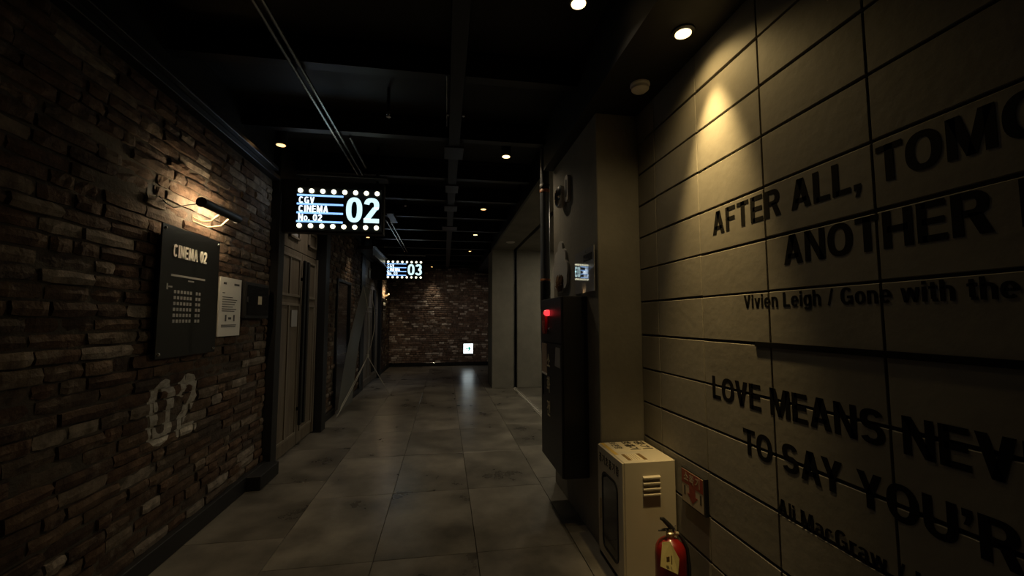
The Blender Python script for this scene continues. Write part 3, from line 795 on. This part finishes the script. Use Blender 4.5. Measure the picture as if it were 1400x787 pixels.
single('divider_strip', MB().cbox(XR - 0.006, XR + 0.001, -0.9, 1.744, 1.474, 1.497, 0.001), 'lettering_black', (XR, 0.4, 1.474), 'thin black strip on the panel wall between the two quotations', 'strip')

# ------------------------------------------------------------------ lamps overhead
WARM = (1.0, 0.80, 0.52)
GOLD = (1.0, 0.70, 0.28)
def downlight(loc, lab, watts, size=70, blend=0.7, recessed=False, dim=False, target=None, r=0.042, group='small ceiling spotlights', col=WARM, beam=None):
    x, y, z = loc
    t = thing('downlight', loc, lab, 'ceiling light', group)
    if recessed:
        part('trim_ring', MB().lathe([(r + 0.004, -0.012), (r + 0.018, -0.008), (r + 0.020, 0.0)], loc, 'Z', 20), 'dark_steel', t, True)
        part('lens', MB().lathe([(r, -0.0155), (r, -0.0125)], loc, 'Z', 20), 'lamp_dim' if dim else 'lamp_warm', t, True)
    else:
        part('housing', MB().lathe([(r + 0.012, 0.0), (r + 0.014, 0.03), (r + 0.014, 0.13), (r, 0.15)], loc, 'Z', 20), 'black_paint', t, True)
        part('stem', MB().tube([(x, y, z + 0.15), (x, y, 3.62)], 0.012), 'black_paint', t, True)
        part('lens', MB().lathe([(r, -0.004), (r, -0.0005)], loc, 'Z', 20), 'lamp_dim' if dim else 'lamp_warm', t, True)
    if watts:
        spot('downlight_beam', (x, y, z - 0.03), target or (x, y, 0), watts, size, blend, col, 0.03, t)
    if beam:
        spot('downlight_core', (x, y, z - 0.03), beam[2], beam[0], beam[1], 1.0, col, 0.03, t)
    return t
downlight((1.247, 1.957, ZS), 'lit recessed spotlight in the soffit, washing the concrete panels', 16, 150, 1.0, True, col=GOLD, beam=(170, 48, (1.425, 2.0, 2.2)))
downlight((0.736, 2.168, ZC), 'lit spotlight cut by the top edge, nearest over the floor', 6, 120, 1.0, beam=(27, 46, (0.736, 2.168, 0)))
downlight((0.653, 4.46, ZC), 'lit spotlight above the floor between column and nearest sign', 26, 140, 1.0, beam=(34, 46, (0.653, 4.46, 0)))
downlight((0.608, 6.72, ZC), 'lit spotlight third along the corridor ceiling', 8, 120, 1.0, dim=True, beam=(28, 46, (0.608, 6.72, 0)))
downlight((0.629, 8.825, ZC), 'lit spotlight fourth along the corridor ceiling', 8, 120, 1.0, beam=(28, 46, (0.629, 8.825, 0)))
downlight((0.64, 11.0, ZC), 'tiny reddish spotlight furthest along the corridor ceiling', 60, 80, 0.9, dim=True, r=0.03, col=(1.0, 0.82, 0.62), target=(0.35, 14.2, 0.9))
downlight((-1.60, 4.27, 3.3), 'orange spotlight high by the left wall in front of the nearest sign', 3, 60, 0.8, dim=True, r=0.04)
downlight((-1.50, 8.4, 3.2), 'yellow spotlight near the brick pier just under the nearest sign', 16, 80, 0.8, dim=True, r=0.03, target=(-1.75, 8.6, 0.8))
downlight((-0.45, 14.35, 3.38), 'spotlight close to the far brick wall', 40, 46, 1.0, dim=True, r=0.03, target=(-0.35, 14.85, 1.2))
downlight((-1.35, 5.75, ZC), 'spotlight over the nearest wooden door, hidden behind its sign', 22, 90, 0.9, dim=True, target=(-1.75, 5.75, 1.0), col=(1.0, 0.86, 0.68))
downlight((-1.20, 11.3, 3.02), 'added unseen spotlight brightening the far wooden door from behind its sign', 22, 90, 0.9, dim=True, target=(-1.75, 11.3, 1.0), col=(0.85, 0.9, 1.0))  # added lamp, kept out of view, to brighten the far door

sd = thing('smoke_detector', (1.25, 2.466, ZS), 'round white smoke detector on the soffit beside the panel wall', 'smoke detector')
part('base', MB().lathe([(0.062, 0.0), (0.064, -0.012), (0.058, -0.02)], (1.25, 2.466, ZS), 'Z', 24), 'white_plastic', sd, True)
part('chamber', MB().lathe([(0.056, -0.02), (0.056, -0.038), (0.042, -0.05), (0.02, -0.054)], (1.25, 2.466, ZS), 'Z', 24), 'white_plastic', sd, True)
ul = thing('lobby_downlight', (1.386, 8.8, 3.262), 'unlit pale round downlight in the lobby ceiling edge', 'ceiling light')
part('trim_ring', MB().lathe([(0.085, -0.012), (0.098, -0.006), (0.10, 0)], (1.386, 8.8, 3.262), 'Z', 20), 'white_plastic', ul, True)
part('lens', MB().lathe([(0.08, -0.016), (0.08, -0.012)], (1.386, 8.8, 3.262), 'Z', 20), 'lens_off', ul, True)
for k, (x, y) in enumerate(((2.75, 5.6), (2.75, 8.2))):
    lp = thing('lobby_panel_light', (x, y, 3.262), 'lit square ceiling panel in the lobby, %s' % ('behind the column' if k == 0 else 'near the far pillar'), 'ceiling light', 'lobby ceiling panels')
    part('frame', MB().cbox(x - 0.22, x + 0.22, y - 0.22, y + 0.22, 3.245, 3.262, 0.003), 'white_plastic', lp)
    part('diffuser', MB().box(x - 0.2, x + 0.2, y - 0.2, y + 0.2, 3.241, 3.246), 'lobby_panel', lp)

# conduits, cable tray, sprinklers
for k, (x, y0, y1) in enumerate(((-1.075, 1.0, 5.45), (-1.022, 1.0, 5.45), (-0.935, 4.15, 4.98))):
    single('conduit', MB().tube([(x, y0, ZC - 0.025), (x, y1, ZC - 0.025)], 0.013, 8), 'galvanised', (x, y0, ZC - 0.038), ['left of the paired steel conduits above the nearest sign', 'right of the paired steel conduits above the nearest sign', 'short steel conduit beside the paired ones above the nearest sign'][k], 'conduit', smooth=True)
for k, (x, y0, y1) in enumerate(((-1.06, 7.6, 11.2), (-0.99, 7.6, 11.2))):
    single('conduit', MB().tube([(x, y0, ZC - 0.025), (x, y1, ZC - 0.025)], 0.014, 8), 'galvanised', (x, y0, ZC - 0.039), ['left of the two steel conduits running to the far sign', 'right of the two steel conduits running to the far sign'][k], 'conduit', smooth=True)
lf = thing('air_grille', (-1.02, 7.2, ZC), 'pale metal duct flap on the ceiling just right of the nearest sign', 'duct')
part('plate', MB().cbox(-1.14, -1.07, 6.9, 7.6, ZC - 0.06, ZC - 0.012, 0.003), 'dark_steel', lf)
part('plate', MB().cbox(-0.97, -0.86, 7.0, 7.7, ZC - 0.06, ZC - 0.012, 0.003), 'dark_steel', lf)
tr = thing('cable_tray', (0.074, 6.0, ZC - 0.06), 'long black cable tray hung down the middle of the ceiling', 'cable tray')
part('tray', MB().box(0.018, 0.13, 0.5, 14.6, ZC - 0.05, ZC - 0.045).box(0.018, 0.022, 0.5, 14.6, ZC - 0.05, ZC - 0.012).box(0.126, 0.13, 0.5, 14.6, ZC - 0.05, ZC - 0.012), 'beam_black', tr)
for y, w in ((4.32, 0.10), (5.55, 0.085), (6.55, 0.10), (8.0, 0.14)):
    part('bracket', MB().cbox(0.074 - w, 0.074 + w, y - 0.16, y + 0.16, ZC - 0.062, ZC - 0.05, 0.003), 'dark_steel', tr)
part('hanger_rod', MB().tube([(-0.005, 2.95, ZC - 0.03), (0.0, 3.75, ZC - 0.03)], 0.006, 6), 'galvanised', tr, True)
part('clamp', MB().cbox(-0.005, 0.022, 3.50, 3.53, ZC - 0.05, ZC - 0.03, 0.002).cbox(0.126, 0.15, 3.50, 3.53, ZC - 0.05, ZC - 0.03, 0.002), 'galvanised', tr)
for k, (x, y) in enumerate(((-0.50, 3.6), (-0.62, 6.5))):
    s = thing('sprinkler', (x, y, ZC - 0.06), 'small sprinkler head hanging from the ceiling %s' % ('near the viewer' if k == 0 else 'to the right of the nearest sign'), 'sprinkler', 'ceiling sprinklers')
    part('pipe_drop', MB().tube([(x, y, 3.61), (x, y, ZC - 0.02)], 0.013, 8), 'black_paint', s, True)
    part('head', MB().lathe([(0.012, 0.045), (0.016, 0.02), (0.006, 0.012), (0.006, 0.004), (0.022, 0.002), (0.022, 0.0)], (x, y, ZC - 0.06), 'Z', 12), 'chrome', s, True)

# ------------------------------------------------------------------ column fittings
hc = thing('hydrant_cabinet', (XC, 3.46, 0.40), 'tall black fire hydrant cabinet with red alarm mounted on the column', 'cabinet')
XF = 0.886
part('body', MB().cbox(XF + 0.012, XC - 0.002, 3.12, 3.80, 0.40, 1.78, 0.006), 'hydrant_black', hc)
dr = part('door', MB().cbox(XF, XF + 0.011, 3.125, 3.795, 0.405, 1.40, 0.003), 'hydrant_black', hc)
part('upper_cover', MB().cbox(XF, XF + 0.011, 3.125, 3.795, 1.41, 1.775, 0.003), 'hydrant_black', hc)
part('door_handle', MB().cbox(XF - 0.008, XF, 3.725, 3.745, 0.93, 1.11, 0.003), 'dark_steel', dr)
for s, z in (('소', 1.19), ('화', 0.99), ('전', 0.79)):
    mb = MB(); lettering(mb, s, 0.10, lambda x, y, q: (XF - 0.0008 - q, 3.585 - x, z + y), width=0.105, offset=0.012, thick=0.002)
    part('letter', mb, 'gold_letter', dr)
al = part('alarm_body', MB().prism(rounded(-0.06, 0.06, -0.105, 0.105, 0.058, 6), lambda a, b, q: (XF - q, 3.62 + a, 1.575 + b), 0.0, 0.022), 'alarm_red', hc, True)
part('alarm_beacon', MB().lathe([(0.026, 0.0), (0.028, -0.02), (0.02, -0.04), (0.006, -0.047)], (XF, 3.50, 1.655), 'X', 14), 'alarm_lamp', hc, True, label='glowing red indicator lamp')
part('push_button', MB().lathe([(0.012, 0), (0.012, -0.012), (0.006, -0.016)], (XF, 3.46, 1.52), 'X', 12), 'chrome', hc, True)
lb = part('label_plate', MB().cbox(XF - 0.003, XF, 3.58, 3.76, 1.12, 1.385, 0.001), 'label_tan', hc)
part('label_edge', MB().box(XF - 0.006, XF - 0.002, 3.58, 3.76, 1.115, 1.13), 'paper', lb)
part('label_plate', MB().add([(XF - 0.001, 3.28, 1.375), (XF - 0.001, 3.16, 1.375), (XF - 0.001, 3.15, 1.22), (XF - 0.001, 3.31, 1.225), (XF - 0.004, 3.28, 1.375), (XF - 0.004, 3.16, 1.375), (XF - 0.004, 3.15, 1.22), (XF - 0.004, 3.31, 1.225)], [(0, 1, 2, 3), (7, 6, 5, 4), (0, 4, 5, 1), (1, 5, 6, 2), (2, 6, 7, 3), (3, 7, 4, 0)]), 'print_grey', hc)

PX, PY = 1.044, 4.27
pp = thing('riser_pipe', (PX, PY, 1.1), 'dark painted riser pipe with rust-coloured bands behind the hydrant cabinet', 'pipe')
part('pipe', MB().tube([(PX, PY, 3.595), (PX, PY, 1.32), (PX, PY - 0.02, 1.25), (PX, PY - 0.08, 1.20), (PX, PY - 0.14, 1.19), (PX, 3.805, 1.19)], 0.051, 20, True), 'pipe_paint', pp, True)
part('flange', MB().lathe([(0.0525, 0), (0.0555, 0.004), (0.0555, 0.05), (0.0525, 0.054)], (PX, PY, 2.985), 'Z', 20), 'black_paint', pp, True)
part('band', MB().lathe([(0.0515, 0), (0.0545, 0.003), (0.0545, 0.03), (0.0515, 0.034)], (PX, PY, 2.95), 'Z', 20), 'rust_band', pp, True)
part('band', MB().lathe([(0.0515, 0), (0.0545, 0.003), (0.0545, 0.02), (0.0515, 0.024)], (PX, PY, 2.00), 'Z', 20), 'rust_band', pp, True)
part('sleeve', MB().lathe([(0.0515, 0), (0.0545, 0.003), (0.0545, 0.29), (0.0515, 0.292)], (PX, PY, 1.705), 'Z', 20), 'black_paint', pp, True)

em = thing('emergency_light', (XC, 3.68, 2.60), 'round glossy emergency light on a bracket high on the column', 'emergency light')
part('bracket', MB().prism(rounded(3.52, 3.62, 2.66, 2.90, 0.035), lambda a, b, q: (XC - q, a, b), -0.001, 0.03), 'white_plastic', em, True)
part('bracket_recess', MB().prism(rounded(3.55, 3.59, 2.70, 2.86, 0.015), lambda a, b, q: (XC - q, a, b), 0.029, 0.032), 'dark_steel', em, True)
part('lamp_head', MB().lathe([(0.085, 0.0), (0.105, -0.02), (0.105, -0.05), (0.095, -0.06)], (XC - 0.001, 3.735, 2.75), 'X', 20), 'white_plastic', em, True)
part('reflector', MB().lathe([(0.095, -0.058), (0.092, -0.066), (0.06, -0.078), (0.02, -0.083)], (XC - 0.001, 3.735, 2.75), 'X', 20), 'chrome', em, True)

cl = thing('cloud_board', (XC, 3.82, 1.85), 'pale cloud-shaped board with brown dried motif on the column', 'wall decor')
out = []
lobes = [(3.82, 2.26, 0.085, 0.08), (3.72, 2.17, 0.085, 0.085), (3.93, 2.18, 0.09, 0.08), (3.66, 2.06, 0.085, 0.085), (3.99, 2.08, 0.085, 0.09), (3.68, 1.96, 0.08, 0.08), (3.95, 1.97, 0.085, 0.08), (3.82, 1.91, 0.13, 0.06), (3.82, 2.08, 0.16, 0.17)]
for k in range(72):
    a = 2 * math.pi * k / 72; dy, dz = math.cos(a), math.sin(a); best = 0
    for ly, lz, ry, rz in lobes:
        for q in range(1, 60):
            rr = q * 0.006
            if ((3.82 + dy * rr - ly) / ry) ** 2 + ((2.08 + dz * rr - lz) / rz) ** 2 <= 1: best = max(best, rr)
    out.append((3.82 + dy * best, 2.08 + dz * best))
part('board', MB().prism(out, lambda a, b, q: (XC - q, a, b), -0.001, 0.022), 'cloud_white', cl, True)
rd = random.Random(4); mb = MB()
for k in range(26):
    y = 3.82 + rd.uniform(-0.10, 0.10); h = rd.uniform(0.07, 0.17)
    mb.tube([(XC - 0.024, 3.82 + (y - 3.82) * 0.5, 1.865), (XC - 0.032, y, 1.865 + h * 0.6), (XC - 0.026, y + rd.uniform(-0.03, 0.03), 1.865 + h)], [0.007, 0.012, 0.003], 5)
part('dried_motif', mb, 'dried_brown', cl, kind='stuff', label='brown dried plant motif')

po = thing('glossy_poster', (XC - 0.02, 3.165, 1.81), 'glossy acrylic poster reflecting the lit sign, at the column corner', 'poster')
def bulge(y): return 0.013 * (y - 3.05) + 0.0833 * (y - 3.05) ** 2 / 2
def poster_strip(y0, y1, z0, z1, t0, t1, k):
    """slightly bowed sheet standing just off the column face"""
    mb = MB(); pts = [y0 + (y1 - y0) * i / k for i in range(k + 1)]
    for t in (t0, t1):
        for z in (z0, z1):
            mb.v += [(XC - 0.012 + bulge(y) - t, y, z) for y in pts]
    n = k + 1
    for i in range(k):
        mb.f += [(i, i + 1, n + i + 1, n + i), (2 * n + i, 3 * n + i, 3 * n + i + 1, 2 * n + i + 1), (i, 2 * n + i, 2 * n + i + 1, i + 1), (n + i, n + i + 1, 3 * n + i + 1, 3 * n + i)]
    mb.f += [(0, n, 3 * n, 2 * n), (k, 2 * n + k, 3 * n + k, n + k)]
    return mb
part('sheet', poster_strip(2.92, 3.41, 1.81, 2.15, 0.0, 0.003, 24), 'poster_gloss', po, True)
part('print_block', poster_strip(2.955, 3.17, 2.05, 2.105, 0.0028, 0.0036, 8), 'poster_dark', po, True)
part('print_mark', poster_strip(3.10, 3.12, 2.12, 2.135, 0.0028, 0.0036, 2), 'poster_dark', po, True)

# ------------------------------------------------------------------ breathing-apparatus cabinet, extinguisher, sign
ac = thing('respirator_cabinet', (1.245, 2.65, 0), 'cream metal respirator cabinet with louvres standing in the wall corner', 'cabinet')
A0, A1, B0, B1, ZT = 1.068, 1.412, 2.45, 2.868, 0.735
part('body', MB().cbox(A0 + 0.012, A1, B0, B1, 0.02, ZT, 0.004), 'cabinet_cream', ac)
adr = part('door', MB().cbox(A0, A0 + 0.012, B0 + 0.004, B1 - 0.004, 0.03, ZT - 0.004, 0.003), 'cabinet_cream', ac)
part('window', MB().prism(rounded(2.535, 2.775, 0.10, 0.575, 0.05), lambda a, b, q: (A0 - q, a, b), -0.004, 0.002), 'cabinet_window', adr)
fr = rounded(2.525, 2.785, 0.09, 0.585, 0.055); fi = rounded(2.54, 2.77, 0.105, 0.57, 0.045)
mb = MB(); n = len(fr)
mb.add([(A0 - 0.005, a, b) for a, b in fr] + [(A0 - 0.005, a, b) for a, b in fi] + [(A0 + 0.003, a, b) for a, b in fr] + [(A0 - 0.001, a, b) for a, b in fi], [(i, (i + 1) % n, (i + 1) % n + n, i + n) for i in range(n)] + [(i, (i + 1) % n, (i + 1) % n + 2 * n, i + 2 * n) for i in range(n)] + [(i + n, (i + 1) % n + n, (i + 1) % n + 3 * n, i + 3 * n) for i in range(n)])
part('window_gasket', mb, 'rubber_black', adr)
part('door_handle', MB().cbox(A0 - 0.012, A0, 2.808, 2.824, 0.25, 0.39, 0.003), 'brass', adr)
for k, ch in enumerate('공기호흡기함'):
    mb = MB(); lettering(mb, ch, 0.045, lambda x, y, q: (A0 - 0.0006 - q, 2.835 - 0.057 * k - x, 0.635 + y), width=0.044, offset=0.01, thick=0.001); part('letter', mb, 'cabinet_ink', adr)
for k in range(4):
    z = 0.640 - 0.033 * k
    pr_ = [(0.0, 0.011), (0.014, 0.004), (0.014, -0.004), (0.0, -0.011)]
    part('louvre', MB().prism(pr_, lambda a, b, q: (q, B0 - a, z + b), 1.196, 1.308), 'cabinet_cream', ac)
part('foot', MB().box(A0 + 0.02, A1 - 0.005, B0 + 0.01, B1 - 0.01, 0.0, 0.02), 'rubber_black', ac)
tf = lambda ox, oy: (lambda x, y, q: (ox + y, oy - x, ZT + 0.0006 + q))
st = part('top_sticker', MB().box(1.085, 1.11, 2.60, 2.86, ZT, ZT + 0.0012), 'sticker_yellow', ac)
st = part('top_sticker', MB().box(1.11, 1.405, 2.655, 2.862, ZT, ZT + 0.0006), 'sticker_cream', ac)
for row, cap, ox, wd, of in (('공기', 0.055, 1.325, 0.095, 0.03), ('호흡기', 0.055, 1.235, 0.063, 0.03), ('보관함', 0.042, 1.145, 0.05, 0.012)):
    for k, ch in enumerate(row):
        mb = MB(); lettering(mb, ch, cap, tf(ox, 2.858 - wd * k), width=wd * 0.88, offset=of, thick=0.001); part('letter', mb, 'cabinet_ink', ac)
lb = part('top_label', MB().box(1.125, 1.25, 2.485, 2.60, ZT, ZT + 0.001), 'sticker_cream', ac)
part('label_bar', MB().box(1.225, 1.25, 2.485, 2.60, ZT + 0.0008, ZT + 0.0016).box(1.125, 1.147, 2.485, 2.60, ZT + 0.0008, ZT + 0.0016), 'sticker_brown', lb)
mb = MB()
for k in range(4): mb.box(1.155 + 0.016 * k, 1.158 + 0.016 * k, 2.495, 2.59, ZT + 0.0008, ZT + 0.0014)
part('label_text', mb, 'sticker_brown', lb)

ex, ey = 1.253, 2.25
fe = thing('fire_extinguisher', (ex, ey, 0), 'red fire extinguisher with black lever and yellow tag before the cream cabinet', 'fire extinguisher')
part('cylinder', MB().lathe([(0.06, 0.0), (0.078, 0.008), (0.083, 0.03), (0.083, 0.30), (0.079, 0.335), (0.066, 0.36), (0.045, 0.377), (0.024, 0.385), (0.02, 0.39)], (ex, ey, 0), 'Z', 28), 'extinguisher_red', fe, True)
vl = part('valve', MB().lathe([(0.02, 0.388), (0.022, 0.395), (0.022, 0.415), (0.014, 0.42), (0.014, 0.435)], (ex, ey, 0), 'Z', 14).tube([(ex, ey, 0.41), (ex + 0.05, ey, 0.405)], 0.010, 10), 'brass', fe, True)
part('lever', MB().tube([(ex + 0.025, ey, 0.424), (ex - 0.005, ey, 0.455), (ex - 0.04, ey, 0.49), (ex - 0.055, ey, 0.494)], [0.012, 0.0135, 0.011, 0.007], 8), 'rubber_black', fe, True)
part('carry_handle', MB().tube([(ex + 0.02, ey, 0.428), (ex - 0.03, ey, 0.432), (ex - 0.068, ey, 0.430)], [0.008, 0.008, 0.004], 8), 'rubber_black', fe, True)
part('safety_pin', MB().tube([(ex + 0.018, ey - 0.02, 0.425), (ex + 0.035, ey + 0.01, 0.44), (ex + 0.045, ey + 0.015, 0.445)], 0.003, 6).lathe([(0.006, 0), (0.006, -0.012)], (ex - 0.028, ey - 0.008, 0.432), 'Y', 8), 'chrome', fe, True)
part('hose', MB().tube([(ex + 0.05, ey, 0.405), (ex + 0.066, ey - 0.01, 0.385), (ex + 0.088, ey - 0.02, 0.33), (ex + 0.098, ey - 0.02, 0.24), (ex + 0.096, ey - 0.02, 0.12), (ex + 0.09, ey - 0.01, 0.06)], [0.009, 0.010, 0.011, 0.011, 0.012, 0.014], 10), 'rubber_black', fe, True)
tp = [(1.172, ey - 0.062, 0.402), (1.218, ey - 0.062, 0.400), (1.254, ey - 0.088, 0.322), (1.240, ey - 0.094, 0.247), (1.142, ey - 0.092, 0.296)]
tg = part('tag', MB().add(tp + [(x, y - 0.001, z) for x, y, z in tp],
    [(0, 1, 2, 3, 4), (9, 8, 7, 6, 5), (0, 5, 6, 1), (1, 6, 7, 2), (2, 7, 8, 3), (3, 8, 9, 4), (4, 9, 5, 0)]), 'tag_yellow', fe, label='pale yellow inspection tag')
part('tag_print', MB().box(1.178, 1.194, ey - 0.0955, ey - 0.0925, 0.315, 0.342), 'sticker_brown', tg)
part('tag_print', MB().box(1.204, 1.208, ey - 0.0955, ey - 0.0925, 0.30, 0.345), 'sticker_brown', tg)

rs = thing('extinguisher_sign', (XR, 2.25, 0.533), 'small black-edged red and cream sign with a down arrow on the panels', 'sign')
part('frame', MB().cbox(XR - 0.024, XR + 0.001, 2.140, 2.366, 0.530, 0.731, 0.002), 'rubber_black', rs)
part('plate', MB().box(XR - 0.0255, XR - 0.023, 2.152, 2.358, 0.540, 0.722), 'sign_cream', rs)
RX = XR - 0.0255
part('red_field', MB().box(RX - 0.0008, RX, 2.152, 2.358, 0.645, 0.722), 'sign_red', rs)
part('arrow', MB().prism([(2.285, 0.645), (2.285, 0.60), (2.305, 0.60), (2.255, 0.555), (2.205, 0.60), (2.225, 0.60), (2.225, 0.645)], lambda a, b, q: (RX - q, a, b), 0.0, 0.0008), 'sign_red', rs)
for k, ch in enumerate('소화기'):
    mb = MB(); lettering(mb, ch, 0.04, lambda x, y, q: (RX - 0.001 - q, 2.335 - 0.055 * k - x, 0.665 + y), width=0.044, offset=0.014, thick=0.0006); part('letter', mb, 'sign_cream', rs)
part('mark', MB().box(RX - 0.0006, RX, 2.322, 2.338, 0.58, 0.632), 'cabinet_ink', rs)
part('mark', MB().box(RX - 0.0006, RX, 2.168, 2.184, 0.58, 0.632), 'cabinet_ink', rs)

# ------------------------------------------------------------------ far things
es = thing('exit_sign', (0.815, YB - 0.06, 0.41), 'small glowing white exit sign with green arrow low on the far wall', 'exit sign')
part('housing', MB().cbox(0.645, 0.985, YB - 0.09, YB + 0.02, 0.415, 0.765, 0.006), 'white_plastic', es)
part('light_panel', MB().box(0.655, 0.975, YB - 0.094, YB - 0.089, 0.425, 0.755), 'exit_white', es)
part('arrow', MB().prism([(0.72, 0.605), (0.72, 0.575), (0.83, 0.575), (0.80, 0.52), (0.85, 0.52), (0.91, 0.59), (0.85, 0.66), (0.80, 0.66), (0.83, 0.605)], lambda a, b, q: (a, YB - q, b), 0.0935, 0.096), 'exit_green', es)

ft = thing('shutter_track', (1.63, 8.0, 0), 'pale slotted metal track across the lobby floor opening', 'floor track')
part('strip', MB().cbox(1.585, 1.675, 4.2, 9.79, 0.0005, 0.006, 0.001), 'tape_grey', ft)
mb = MB()
for k in range(62):
    y = 4.28 + 0.088 * k
    mb.box(1.592, 1.622, y, y + 0.045, 0.0055, 0.0066); mb.box(1.638, 1.668, y + 0.03, y + 0.075, 0.0055, 0.0066)
part('slot_row', mb, 'matte_black', ft, kind='stuff')

bs = thing('banner_stand', (-1.5, 8.3, 0), 'grey banner on a spindly X-shaped pole stand seen from behind', 'banner stand')
A, B, A2, B2 = Vector((-1.715, 7.28, 0.03)), Vector((-1.69, 8.30, 0.06)), Vector((-1.475, 7.92, 2.22)), Vector((-1.445, 8.50, 2.17))
vs_, fs_ = [], []; NU, NV = 8, 14
for side in (0, 1):
    for j in range(NV + 1):
        for i in range(NU + 1):
            u, v = i / NU, j / NV
            p = A * (1 - u) * (1 - v) + B * u * (1 - v) + A2 * (1 - u) * v + B2 * u * v
            bow = -0.05 * math.sin(math.pi * v) - 0.03 * math.sin(math.pi * u)
            vs_.append((p.x + bow - 0.0012 * side, p.y, p.z))
M1 = (NU + 1) * (NV + 1)
for j in range(NV):
    for i in range(NU):
        a = j * (NU + 1) + i; fs_.append((a, a + 1, a + NU + 2, a + NU + 1)); fs_.append((a + M1, a + NU + 1 + M1, a + NU + 2 + M1, a + 1 + M1))
part('banner_sheet', MB().add(vs_, fs_), 'banner_film', bs, True)
hub = Vector((-1.47, 8.50, 0.89))
def bow(p, q, amt, k=8):
    return [tuple(p.lerp(q, i / k) + Vector(amt) * math.sin(math.pi * i / k)) for i in range(k + 1)]
part('hub', MB().lathe([(0.024, -0.03), (0.028, -0.015), (0.028, 0.03), (0.018, 0.04)], tuple(hub), 'Z', 12), 'fibre_pole', bs, True)
part('pole', MB().tube(bow(hub, B2, (0.10, 0.05, 0)), 0.006, 6), 'fibre_pole', bs, True)
part('pole', MB().tube(bow(hub, A2, (0.06, 0.05, 0)), 0.006, 6), 'fibre_pole', bs, True)
part('pole', MB().tube(bow(hub, Vector((-1.72, 7.30, 0.02)), (0.02, 0, 0)), 0.006, 6), 'fibre_pole', bs, True)
part('pole', MB().tube(bow(hub, Vector((-1.76, 7.45, 0.01)), (0.0, 0.03, 0)), 0.006, 6), 'fibre_pole', bs, True)
part('rear_leg', MB().tube([tuple(hub), (-1.13, 9.27, 0.006)], 0.007, 6), 'fibre_pole', bs, True)
